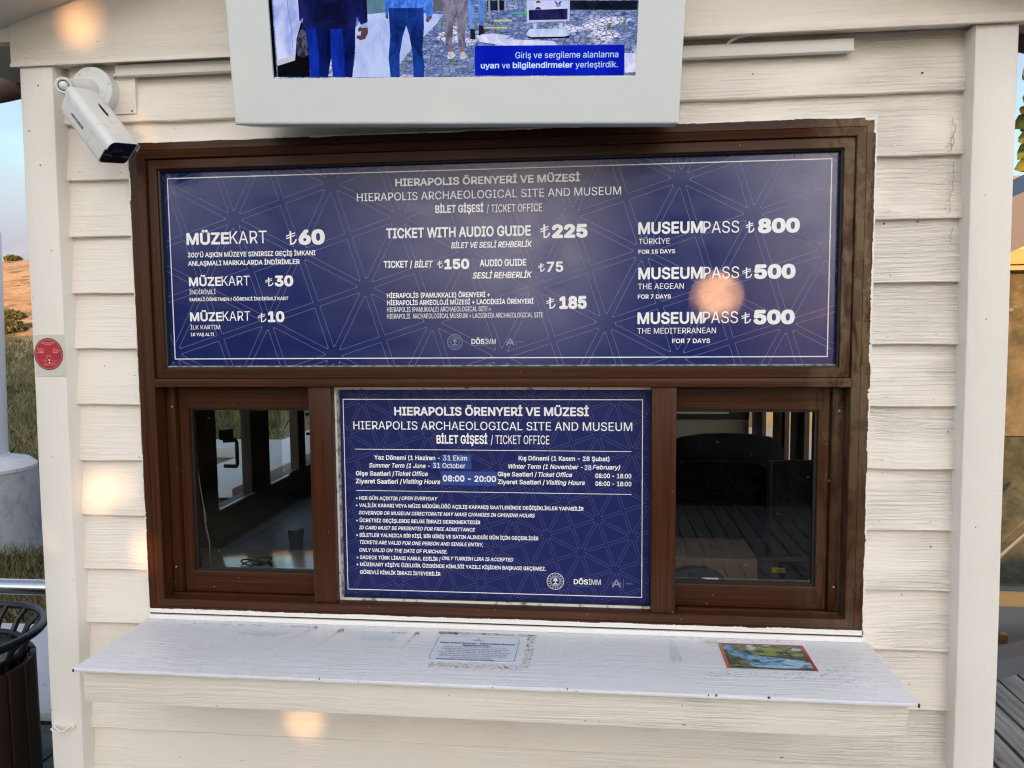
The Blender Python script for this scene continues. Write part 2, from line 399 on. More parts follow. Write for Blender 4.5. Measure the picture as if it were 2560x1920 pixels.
XL, XR = -1.090, 1.112
for i in range(len(SEAM) - 1):
    z1, z0 = SEAM[i], SEAM[i + 1]; SEAMH = (z0, z1)
    if i == 0: board([(XL, XR, z0, z1 + .2, False)])
    elif i == 1: board([(XL, -.897, z0, z1, True), (-.897, .902, 2.0535, z1, True), (.902, XR, z0, z1, True)])
    elif i == 2: board([(XL, -.897, z0, z1, True)]); board([(.902, XR, z0, z1, True)])
    elif z0 > .80: board([(XL, -.897, z0, z1, True)]); board([(.902, XR, z0, z1, True)])
    else: board([(XL, XR, z0, z1, True)])
# small patch of board behind the camera plate
MB().box(-1.045, -.8725, -.0130, .004, 2.1265, 2.244, .0006).build('patch_board', M_BEAM, kiosk, True)

def post(name, xa, xb, za, zb, lean, right):
    mb = MB(); V = []; F = []; n = 14
    for i in range(n + 1):
        z = za + (zb - za) * i / n; s = lean * (zb - z)
        w = .0008 * math.sin(z * 9.3); xo = s + w; r = .007
        prof = [(xa, .06), (xa, -.045 + r), (xa + r * .3, -.045 + r * .3), (xa + r, -.045), ((xa + xb) / 2, -.0452), (xb - r, -.045), (xb - r * .3, -.045 + r * .3), (xb, -.045 + r), (xb, .06)]
        V += [(p[0] + xo, p[1], z) for p in prof]
    m = 9
    for i in range(n):
        for k in range(m):
            a = i * m + k; b = i * m + (k + 1) % m; F.append((a, b, b + m, a + m))
    F.append(tuple(range(m))); F.append(tuple(n * m + k for k in range(m - 1, -1, -1)))
    mb.add(V, F); return mb.build(name, M_POST, kiosk, True)
post('corner_post', -1.158, -1.068, -.02, 2.244, -.0095, False)
post('corner_post', 1.092, 1.184, -.02, 2.2345, .0075, True)

# beam, lip, gable and roof
box('beam', -1.1735, 2.4, -.050, -.0005, 2.2450, 2.62, M_BEAM, kiosk, .0015)
box('beam_lip', -.2, 2.4, -.062, -.0505, 2.2335, 2.2515, M_BEAM, kiosk, .0012)
box('beam_lip', -1.1735, -.22, -.054, -.0505, 2.2390, 2.2470, M_BEAM, kiosk, .0008)
box('gable_board', -1.65, -1.1745, -.046, -.020, 2.302, 2.345, M_BEAM, kiosk, .001)
def roof_slab(sgn, name):
    mb = MB(); s = .303; x1 = 1.36; z_r = 2.3918 + .9992 * s
    V = []
    for y in (-.24, 2.75):
        for x in (0, x1):
            for dz in (0, .05): V.append((sgn * x, y, z_r - x * s + dz))
    F = [(0, 1, 3, 2), (4, 6, 7, 5), (0, 2, 6, 4), (1, 5, 7, 3), (2, 3, 7, 6), (0, 4, 5, 1)]
    mb.add(V, F); return mb.build(name, M_SOFFIT, kiosk)
roof_slab(-1, 'roof'); roof_slab(1, 'roof')
mb = MB(); V = [(-1.2, 0, 2.46), (1.2, 0, 2.46), (0, 0, 2.70), (-1.2, .03, 2.46), (1.2, .03, 2.46), (0, .03, 2.70)]
mb.add(V, [(0, 1, 2), (3, 5, 4), (0, 3, 4, 1), (1, 4, 5, 2), (2, 5, 3, 0)]); mb.build('gable_panel', M_BEAM, kiosk)
M_EAVE, *_ = new_mat('eave_grey_board', (.11, .115, .125), .6)
M_TILE, nt_, b_ = new_mat('weathered_roof_tile', (.10, .065, .045), .8)
c_ = mixcol(nt_, noise(nt_, pos(nt_, (30, 30, 30)), 1, 5), (.03, .022, .016), (.22, .14, .09)); nt_.links.new(c_, b_.inputs['Base Color'])
for sg in (-1, 1):
    e = MB(); V = []
    for y in (.25, .31):
        for x, z in ((1.30, 2.335), (1.62, 2.262), (1.62, 2.44), (1.30, 2.44)): V.append((sg * x, y, z))
    e.add(V, [(0, 1, 2, 3), (7, 6, 5, 4), (0, 4, 5, 1), (1, 5, 6, 2), (3, 2, 6, 7), (0, 3, 7, 4)]); e.build('eave_board', M_EAVE, kiosk)
    MB().tube([(sg * 1.28, .235, 2.292), (sg * 1.34, .235, 2.286), (sg * 1.42, .235, 2.276), (sg * 1.62, .235, 2.25)], [.018, .030, .033, .033], 14).build('eave_tile', M_TILE, kiosk, True)

# painted-over nail heads
mb = MB(); rn = random.Random(17)
for i in range(2, 15):
    for x in (-1.035, -.93, .94, 1.055):
        if SEAM[i] < .80 and abs(x) < 1: continue
        xx_ = x + rn.uniform(-.006, .006); mb.disc((xx_, -.0088, SEAM[i] + .020 + rn.uniform(-.004, .004)), (0, -1, 0), .0026, .0011, 10, chamf=.0006)
stuff(mb.build('nail_head', M_SIDING, kiosk, True))
# old cracks in the paint of the right-hand boards
mb = MB(); rc = random.Random(4)
for x, z0, z1 in ((1.068, 1.972, 2.045), (1.070, 1.832, 1.948), (1.072, 1.765, 1.803), (1.066, 1.975, 2.01)):
    P = []; z = z1
    while z > z0: P.append((x + rc.uniform(-.0035, .0035) + .004 * math.sin(z * 60), z)); z -= rc.uniform(.004, .010)
    mb.add(*stroke(P, .0011, -.0112))
    for q in P[1::2]: mb.add(*stroke([q, (q[0] - rc.uniform(.003, .012), q[1] + rc.uniform(-.004, .006))], .0007, -.0111))
stuff(mb.build('paint_crack', new_mat('crack_line', (.30, .26, .21), .8)[0], kiosk))
# back-up wall, side walls, floor, interior
def wallbox(name, *a, mat=None): return box(name, *a, mat or M_INT, kiosk)
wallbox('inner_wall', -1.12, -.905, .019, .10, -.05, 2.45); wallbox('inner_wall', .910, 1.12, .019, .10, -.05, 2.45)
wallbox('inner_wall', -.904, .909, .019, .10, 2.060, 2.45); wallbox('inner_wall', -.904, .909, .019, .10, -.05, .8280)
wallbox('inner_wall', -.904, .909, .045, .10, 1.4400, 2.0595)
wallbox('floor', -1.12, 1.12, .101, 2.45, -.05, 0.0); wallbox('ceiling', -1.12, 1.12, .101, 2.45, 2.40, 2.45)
# rear wall: cream panel, brown band
box('rear_wall', -1.12, .60, 2.36, 2.45, 0.001, 2.399, M_INT, kiosk)
box('rear_panel', .601, 1.08, 2.34, 2.45, 0.001, 1.066, M_WALL_IN, kiosk); box('rear_band', .601, 1.08, 2.33, 2.45, 1.067, 1.50, M_INT, kiosk)
box('rear_wall', .601, 1.12, 2.36, 2.45, 1.501, 2.399, M_INT, kiosk)
M_PAPER, *_ = new_mat('white_paper', (.62, .63, .62), .6)
pp = box('wall_chart', .66, .972, 2.326, 2.3292, 1.0975, 1.33, M_PAPER); tag(pp, 'white printed chart pinned to the brown band of the rear wall', 'chart')
# left wall with two windows and right wall with window slots (side panels around openings)
def side_wall(x0, x1, openings, zlo, zhi):
    ys = .101
    for (a, b) in openings:
        wallbox('side_wall', x0, x1, ys, a, .001, 2.398); wallbox('side_wall', x0, x1, a + .0005, b - .0005, .001, zlo); wallbox('side_wall', x0, x1, a + .0005, b - .0005, zhi, 2.398); ys = b
    wallbox('side_wall', x0, x1, ys, 2.359, .001, 2.398)
side_wall(-1.119, -1.08, [(.735, 1.012), (1.185, 1.50), (1.585, 1.95)], .936, 1.95)
side_wall(1.10, 1.119, [(1.20, 1.305), (1.50, 1.63), (1.85, 2.1)], .90, 1.95)
for a, b, nm in ((.735, 1.012, 0), (1.185, 1.365, 1), (1.585, 1.95, 2)):
    w = box('side_window', -1.106, -1.102, a, b, .936, 1.95, M_GLASS, kiosk)
    MB().box(-1.100, -1.070, a - .004, b + .004, .929, .9355, .001).build('window_sill', M_STEEL if nm < 2 else M_INT, w)
for y0 in (.785, 1.60):
    MB().tube([(-1.078, y0, 1.175), (-1.03, y0 + .0, 1.178), (-1.028, y0, 1.17), (-1.028, y0, 1.09), (-1.03, y0, 1.082), (-1.078, y0, 1.083)], .007, 8).build('window_handle', M_BLACK, kiosk, True)
MB().box(-1.079, -1.045, .748, .80, 1.182, 1.222, .008).build('window_lock', M_BLACK, kiosk, True)
box('side_mullion', 1.085, 1.0995, 1.66, 1.80, .85, 1.95, M_BRV, kiosk); box('side_mullion', 1.085, 1.0995, 1.37, 1.47, .85, 1.95, M_BRV, kiosk)

# ------------------------------------------------------------------ ticket window
R_ = Vector
def ring(name, rect, prof, parent, mat_h=None, mat_v=None, sides='tblr'):
    """mitred frame members; prof = [(inset, y)...] closed profile"""
    x0, x1, z0, z1 = rect; out = {}
    for s in sides:
        V = []; n = len(prof)
        for e in (0, 1):
            for (i, y) in prof:
                if s == 't': V.append(((x0 + i) if e == 0 else (x1 - i), y, z1 - i))
                if s == 'b': V.append(((x0 + i) if e == 0 else (x1 - i), y, z0 + i))
                if s == 'l': V.append((x0 + i, y, (z0 + i) if e == 0 else (z1 - i)))
                if s == 'r': V.append((x1 - i, y, (z0 + i) if e == 0 else (z1 - i)))
        F = [(k, (k + 1) % n, n + (k + 1) % n, n + k) for k in range(n)] + [tuple(range(n)), tuple(range(2 * n - 1, n - 1, -1))]
        out[s] = mesh_obj(name, V, F, (mat_h or M_BRH) if s in 'tb' else (mat_v or M_BRV), parent)
    return out

win = box('ticket_window', -.900, .905, .030, .0445, 1.4395, 1.4605, M_BRH, kiosk)   # carrier rail behind the transom
W_ = win
ring('casing', (-.8985, .9035, .8405, 2.0555), [(0, .018), (0, -.0115), (.001, -.0125), (.0205, -.0125), (.0213, -.0100), (.0220, -.0100), (.0228, -.0165), (.0405, -.0125), (.0415, -.0110), (.0415, .018)], W_)
ring('fixed_light_frame', (-.8560, .8610, 1.4612, 2.0135), [(0, .0445), (0, -.003), (.001, -.004), (.0228, -.004), (.0240, -.003), (.0242, .0445)], W_)
ring('glazing_bead', (-.8317, .8367, 1.4855, 1.9892), [(0, .0195), (0, .004), (.0035, .006), (.0037, .0195)], W_, M_BLACK, M_BLACK)
box('sealant_strip', -.828, .832, .005, .0185, 1.4892, 1.4925, M_SEAL, W_, .0008)
box('transom', -.8565, .8615, -.014, .0295, 1.4395, 1.4605, M_BRH, W_, .0012)
# mullions
for xa, xb in ((-.4515, -.3935), (.4048, .4628)):
    box('mullion', xa, xb, -.006, .030, .8822, 1.4390, M_BRV, W_, .0012)
# jamb reveals either side, head and sill of lower opening
for s in (-1, 1):
    xo = -.8565 if s < 0 else .8615
    X = lambda d: xo - s * d if s < 0 else xo - d
    xs = lambda a, b: (min(xo + a, xo + b), max(xo + a, xo + b)) if s < 0 else (min(xo - a, xo - b), max(xo - a, xo - b))
    x0, x1 = xs(-.0, -.022); box('jamb_reveal', x0, x1, .012, .098, .8815, 1.4388, M_BRV, W_)
    x0, x1 = xs(-.0205, -.004); box('track_cavity', x0, x1, .0125, .030, .89, 1.4385, M_DARK, W_) if False else None
    x0, x1 = (-.8625, -.8548) if s < 0 else (.8597, .8680); box('brush_seal', x0, x1, .040, .052, .884, 1.415 if s < 0 else 1.40, M_BRUSH, W_, .001)
    x0, x1 = (-.8545, -.8312) if s < 0 else (.8372, .8594); box('stop_profile', x0, x1, .034, .062, .885, 1.4385, M_BRV, W_, .0012)
    x0, x1 = (-.8311, -.8292) if s < 0 else (.8353, .8371); box('stop_lip', x0, x1, .030, .062, .885, 1.4385, M_BRV, W_, .0005)
box('reveal_back', -.8785, -.8632, .060, .098, .882, 1.4385, M_DARK, W_); box('reveal_back', .8685, .8835, .060, .098, .882, 1.4385, M_DARK, W_)
for x0, x1 in ((-.8560, -.452), (.4632, .8610)):
    box('bottom_track', x0, x1, -.002, .098, .8790, .8812, M_BRH, W_); box('track_rail', x0 + .010, x1 - .004, .018, .022, .8815, .8878, M_BRH, W_, .0005)
# sashes
for rect in ((-.8275, -.425, .8830, 1.4340), (.437, .8330, .8830, 1.4340)):
    left = rect[0] < 0
    sash = box('sliding_sash', rect[0] + .02, rect[1] - .02, .0625, .0662, rect[2] + .045, rect[3] - .045, M_GLASS, W_)
    prof = [(0, .085), (0, .047), (.0012, .046), (.0250, .046), (.0262, .0475), (.0262, .085)]
    def sring(x0, x1, z0, z1, wx, wz):
        for (s, m) in (('t', M_BRH), ('b', M_BRH), ('l', M_BRV), ('r', M_BRV)):
            pr = [(0, .085), (0, .047), (.04, .046), (.96, .046), (1, .0475), (1, .085)]; V = []
            for e in (0, 1):
                for t, y in pr:
                    ix, iz = t * wx, t * wz
                    if s in 'tb': V.append(((x0 + ix) if e == 0 else (x1 - ix), y, (z1 - iz) if s == 't' else (z0 + iz)))
                    else: V.append(((x0 + ix) if s == 'l' else (x1 - ix), y, (z0 + iz) if e == 0 else (z1 - iz)))
            n = 6; F = [(k, (k + 1) % n, n + (k + 1) % n, n + k) for k in range(n)] + [tuple(range(n)), tuple(range(2 * n - 1, n - 1, -1))]
            mesh_obj('sash_rail', V, F, m, sash)
        gx, gz = wx, wz
        rr = MB()
        for a in ((x0 + gx, x0 + gx + .006, z0 + gz, z1 - gz), (x1 - gx - .006, x1 - gx, z0 + gz, z1 - gz), (x0 + gx + .006, x1 - gx - .006, z0 + gz, z0 + gz + .005), (x0 + gx + .006, x1 - gx - .006, z1 - gz - .005, z1 - gz)):
            rr.box(a[0], a[1], .0560, .0622, a[2], a[3])
        rr.build('gasket', M_BLACK, sash)
    sring(rect[0], rect[1], rect[2], rect[3], .0262, .0565)
# screws
def screw(x, y, z, r, parent, mat=M_STEEL):
    m = MB(); m.disc((x, y, z), (0, -1, 0), r, .0018, 14, chamf=.0006); m.box(x - r * .55, x + r * .55, y - .0021, y - .0017, z - r * .1, z + r * .1)
    return m.build('screw', mat, parent, True)
for x, z, r in ((-.8390, 1.3840, .0026), (-.8465, .953, .0026), (-.868, .8905, .0030), (.8505, 1.379, .0030), (.8478, .9455, .0028)): screw(x, .0338, z, r, W_)
for x, z in ((-.8235, 1.2085), (.8335, 1.2062)):
    m = MB(); m.disc((x, .046, z), (0, -1, 0), .0052, .0022, 18, chamf=.0008); m.build('lock_hole', M_BLACK, W_, True)
    MB().disc((x + (.0 if x < 0 else .001), .0437, z), (0, -1, 0), .0026, .0012, 12).build('lock_pin', M_STEEL if x > 0 else M_INT, W_, True)
# painted sill boards and ragged paint edges
box('sill_trim', -.8990, .9040, -.0180, .018, .8285, .8402, M_WHITE, W_, .0015)
def ragged(a, b, fixed, base, side, amp, seed, name='paint_edge', y=-.0131):
    """white paint creeping over the brown casing; side = direction of ragged edge"""
    r = random.Random(seed); n = int(abs(b - a) / .0022); V = []; F = []; drift = 0; step = 0
    for i in range(n + 1):
        t = a + (b - a) * i / n
        drift = .93 * drift + r.gauss(0, .35); step = step if r.random() > .03 else r.gauss(0, 1)
        e = base + amp * max(-1.2, min(1.9, drift * .45 + step * .5 + r.gauss(0, .15)))
        if r.random() < .02: e += amp * r.uniform(.6, 1.8)
        for w, yy in ((fixed, .006), (fixed + (base - fixed) * .3, y), (e if abs(e - fixed) > .0004 else fixed, y)):
            V.append((t, yy, w) if side in 'tb' else (w, yy, t))
    for i in range(n):
        for k in (0, 1): F.append((i * 3 + k, i * 3 + k + 1, i * 3 + k + 4, i * 3 + k + 3))
    return mesh_obj(name, V, F, M_WHITE, W_)
ragged(-.897, .880, 2.0575, 2.0535, 't', .0012, 3); ragged(.878, .9045, 2.0575, 2.048, 't', .0045, 9, y=-.0134)
ragged(.855, 1.90, -.9015, -.8990, 'l', .0016, 4); ragged(1.90, 2.057, -.9015, -.8975, 'l', .0022, 5)
ragged(.846, 2.02, .9070, .9015, 'r', .0020, 6); ragged(2.018, 2.057, .9070, .8965, 'r', .0050, 8, y=-.0137)
ragged(-.9, .9045, .8395, .8556, 'b', .0011, 7)

# ------------------------------------------------------------------ counter
cnt = MB().box(-.9040, .9160, -.3130, -.0005, .8190, .8283, .0035).build('counter', M_COUNTER, kiosk, True)
box('fascia', -.8990, .9050, -.2850, -.2650, .7360, .8188, M_SIDING, cnt, .0015)
box('side_fascia', -.8990, -.8790, -.2648, -.008, .7360, .8188, M_SIDING, cnt, .0015); box('side_fascia', .8850, .9050, -.2648, -.008, .7360, .8188, M_SIDING, cnt, .0015)
M_CHIP, *_ = new_mat('worn_dark_edge', (.04, .04, .05), .7)
mb = MB(); mb.box(-.9052, -.9012, -.3142, -.3080, .8196, .8262, .001); mb.box(.9128, .9172, -.3142, -.3050, .8190, .8266, .001)
for x, w in ((.62, .005), (.515, .004), (.50, .002), (-.33, .002), (.21, .002)): mb.box(x, x + w, -.3134, -.3110, .8250, .8286)
stuff(mb.build('edge_chip', M_CHIP, cnt))
# adhesive and tape residue left on the counter
M_RES, nt_, b_ = new_mat('adhesive_residue', (.47, .42, .36), .7)
M_TAPE, *_ = new_mat('old_tape', (.66, .72, .76), .25)
r_ = random.Random(11); mb = MB()
def specks(x0, x1, y0, y1, n, s=.0022):
    for _ in range(n):
        x = r_.uniform(x0, x1); y = r_.uniform(y0, y1); a = s * r_.uniform(.3, 1.3); b = s * r_.uniform(.25, .8); t = r_.uniform(-.5, .5)
        P = [(x + math.cos(t + k * math.pi / 3) * a * r_.uniform(.6, 1.4), y + math.sin(t + k * math.pi / 3) * b * r_.uniform(.6, 1.4), .8286) for k in range(6)]
        mb.add(P, [tuple(range(6))])
specks(-.118, .125, -.050, -.036, 330); specks(.104, .124, -.225, -.04, 230); specks(-.106, .108, -.235, -.212, 300); specks(-.118, -.07, -.052, -.035, 160)
specks(-.178, -.166, -.062, -.044, 50); specks(.52, .56, -.06, -.03, 40); specks(.50, .58, -.235, -.20, 45); specks(.53, .80, -.225, -.195, 60); specks(.77, .84, -.23, -.14, 40)
specks(.45, .72, -.036, -.02, 50); specks(-.77, -.45, -.040, -.030, 90, .003); specks(-.45, -.43, -.045, -.03, 30); specks(-.375, -.36, -.06, -.04, 45)
specks(-.25, -.20, -.055, -.05, 22, .003); specks(-.88, .88, -.30, -.01, 160, .0016); specks(.70, .86, -.26, -.17, 40)
for (x0, y0, x1, y1) in ((-.445, -.05, -.49, -.15), (-.37, -.055, -.40, -.16), (-.175, -.06, -.19, -.15)):
    for k in range(40):
        t = r_.random(); specks(x0 + (x1 - x0) * t, x0 + (x1 - x0) * t + .002, y0 + (y1 - y0) * t, y0 + (y1 - y0) * t + .003, 1, .0018)
stuff(mb.build('adhesive_residue', M_RES, cnt))
M_FILM, *_ = new_mat('bare_scuff', (.64, .69, .73), .22)
mb = MB()
bz = .82842
def blob(x0, x1, y0, y1, seed, n=26):
    r = random.Random(seed); cx, cy = (x0 + x1) / 2, (y0 + y1) / 2; P = []
    for k in range(n):
        t = 2 * math.pi * k / n; q = 1 + r.uniform(-.28, .28); c, s = math.cos(t), math.sin(t); sup = (abs(c) ** 3 + abs(s) ** 3) ** (-1 / 3)
        P.append((cx + c * sup * (x1 - x0) / 2 * q, cy + s * sup * (y1 - y0) / 2 * q, bz + .00002 * seed))
    mb.add(P, [tuple(range(n))])
blob(-.78, -.52, -.075, -.045, 1); blob(-.62, -.50, -.10, -.06, 5); blob(-.36, -.24, -.065, -.05, 2); blob(-.31, -.21, -.10, -.06, 3); blob(.44, .465, -.16, -.05, 4)
stuff(mb.build('bare_scuff', M_FILM, cnt))

# hook painted over on the left post
mb = MB(); mb.box(-1.1650, -1.104, -.0485, -.0465, .535, .546, .0008); mb.disc((-1.109, -.047, .5395), (0, -1, 0), .007, .004, 14, chamf=.001); mb.disc((-1.160, -.047, .541), (0, -1, 0), .006, .004, 14, chamf=.001)
mb.tube([(-1.112, -.050, .542), (-1.125, -.062, .534), (-1.143, -.066, .530), (-1.155, -.062, .531), (-1.166, -.055, .534)], .0022, 8)
mb.tube([(-1.160, -.050, .545), (-1.150, -.06, .540), (-1.138, -.06, .532)], .0018, 8)
tag(mb.build('hook', M_POST, None, True), 'small white painted metal hook screwed low on the left corner post', 'hook')
# nail heads
mb = MB()
for x, z in ((-1.1382, 2.0848), (-1.1136, 2.0002), (-1.1073, 2.1944)): mb.disc((x, -.0447, z), (0, -1, 0), .0020, .0008, 10)
stuff(mb.build('nail_hole', M_DARK, kiosk))
for x, z in ((1.0, 1.8185), (.927, 1.815), (.917, 1.5435), (1.047, 1.545), (-.8826, 2.1324), (1.0, 2.148)):
    MB().disc((x, -.0072 if x > 0 else -.0130, z), (0, -1, 0), .0024, .0016, 10, chamf=.0006).build('siding_screw', M_INT, kiosk, True)

# ================================================================== PRINTED BOARDS
def clip_poly(P, x0, x1, z0, z1):
    def cl(P, ins, inter):
        out = []
        for i in range(len(P)):
            a, b = P[i - 1], P[i]; ia, ib = ins(a), ins(b)
            if ia != ib: out.append(inter(a, b))
            if ib: out.append(b)
        return out
    def X(v): return lambda a, b: (v, a[1] + (b[1] - a[1]) * (v - a[0]) / (b[0] - a[0]))
    def Z(v): return lambda a, b: (a[0] + (b[0] - a[0]) * (v - a[1]) / (b[1] - a[1]), v)
    for ins, it in ((lambda p: p[0] >= x0, X(x0)), (lambda p: p[0] <= x1, X(x1)), (lambda p: p[1] >= z0, Z(z0)), (lambda p: p[1] <= z1, Z(z1))):
        if P: P = cl(P, ins, it)
    return P
def star_pattern(o, d1, d2, rect, gap, chop, lw, y, mat, parent):
    o, d1, d2 = Vector(o), Vector(d1), Vector(d2); mb = MB(); x0, x1, z0, z1 = rect
    cx, cz = (x0 + x1) / 2, (z0 + z1) / 2
    for i in range(-14, 15):
        for j in range(-14, 15):
            q = [o + d1 * i + d2 * j, o + d1 * (i + 1) + d2 * j, o + d1 * (i + 1) + d2 * (j + 1), o + d1 * i + d2 * (j + 1)]
            c = (q[0] + q[2]) / 2
            if not (x0 - .3 < c.x < x1 + .3 and z0 - .3 < c.y < z1 + .3): continue
            for k in range(4):
                T = [q[k], q[(k + 1) % 4], c]
                def inset(T, g):
                    ctr = (T[0] + T[1] + T[2]) / 3; L = []
                    for a in range(3):
                        p, r = T[a], T[(a + 1) % 3]; n = Vector((-(r - p).y, (r - p).x)).normalized()
                        if n.dot(ctr - p) < 0: n = -n
                        L.append((p + n * g, (r - p).normalized()))
                    out = []
                    for a in range(3):
                        (p, d), (s, e) = L[a - 1], L[a]; den = d.x * e.y - d.y * e.x; t = ((s - p).x * e.y - (s - p).y * e.x) / den; out.append(p + d * t)
                    return out
                def ch(T, c_):
                    v = T; out = []
                    for a in range(3):
                        if a == 2: out.append(v[a]); continue
                        pa = (v[a - 1] - v[a]).normalized(); na = (v[(a + 1) % 3] - v[a]).normalized(); out += [v[a] + pa * c_, v[a] + na * c_]
                    return out
                A = ch(inset(T, gap), chop); B = ch(inset(T, gap + lw), chop * .9)
                n = len(A)
                for a in range(n):
                    P = clip_poly([tuple(A[a]), tuple(A[(a + 1) % n]), tuple(B[(a + 1) % n]), tuple(B[a])], x0, x1, z0, z1)
                    if len(P) > 2: mb.add([(p[0], y, p[1]) for p in P], [tuple(range(len(P)))])
    return mb.build('line_pattern', mat, parent)
def emblem(cx, cz, r, y, parent, mat):
    mb = MB()
    def ringm(r0, r1, n=48):
        V = [];
        for k in range(n):
            t = 2 * math.pi * k / n
            V += [(cx + math.cos(t) * r0, y, cz + math.sin(t) * r0), (cx + math.cos(t) * r1, y, cz + math.sin(t) * r1)]
        mb.add(V, [(2 * k, 2 * k + 1, (2 * k + 3) % (2 * n), (2 * k + 2) % (2 * n)) for k in range(n)])
    def dot(x, z, q, n=8): mb.add([(x + math.cos(2 * math.pi * k / n) * q, y, z + math.sin(2 * math.pi * k / n) * q) for k in range(n)], [tuple(range(n))])
    ringm(r, r * .94); ringm(r * .66, r * .645); ringm(r * .49, r * .475)
    for k in range(16): t = 2 * math.pi * k / 16; dot(cx + math.cos(t) * r * .80, cz + math.sin(t) * r * .80, r * .055)
    for k in range(40):
        t = 2 * math.pi * k / 40; c, s = math.cos(t), math.sin(t); a, b = r * .52, r * .61; w = r * .016
        mb.add([(cx + c * a - s * w, y, cz + s * a + c * w), (cx + c * a + s * w, y, cz + s * a - c * w), (cx + c * b + s * w, y, cz + s * b - c * w), (cx + c * b - s * w, y, cz + s * b + c * w)], [(0, 1, 2, 3)])
    for x, z, q in ((0, .36, .08), (-.13, .25, .08), (.13, .25, .08), (0, .16, .09), (-.17, .07, .09), (.17, .07, .09), (0, -.02, .07), (-.12, -.30, .08), (.12, -.30, .08), (-.2, -.36, .06), (.2, -.36, .06)): dot(cx + x * r, cz + z * r, q * r)
    mb.add([(cx - r * .04, y, cz - r * .38), (cx + r * .04, y, cz - r * .38), (cx + r * .04, y, cz), (cx - r * .04, y, cz)], [(0, 1, 2, 3)])
    return mb.build('emblem', mat, parent)

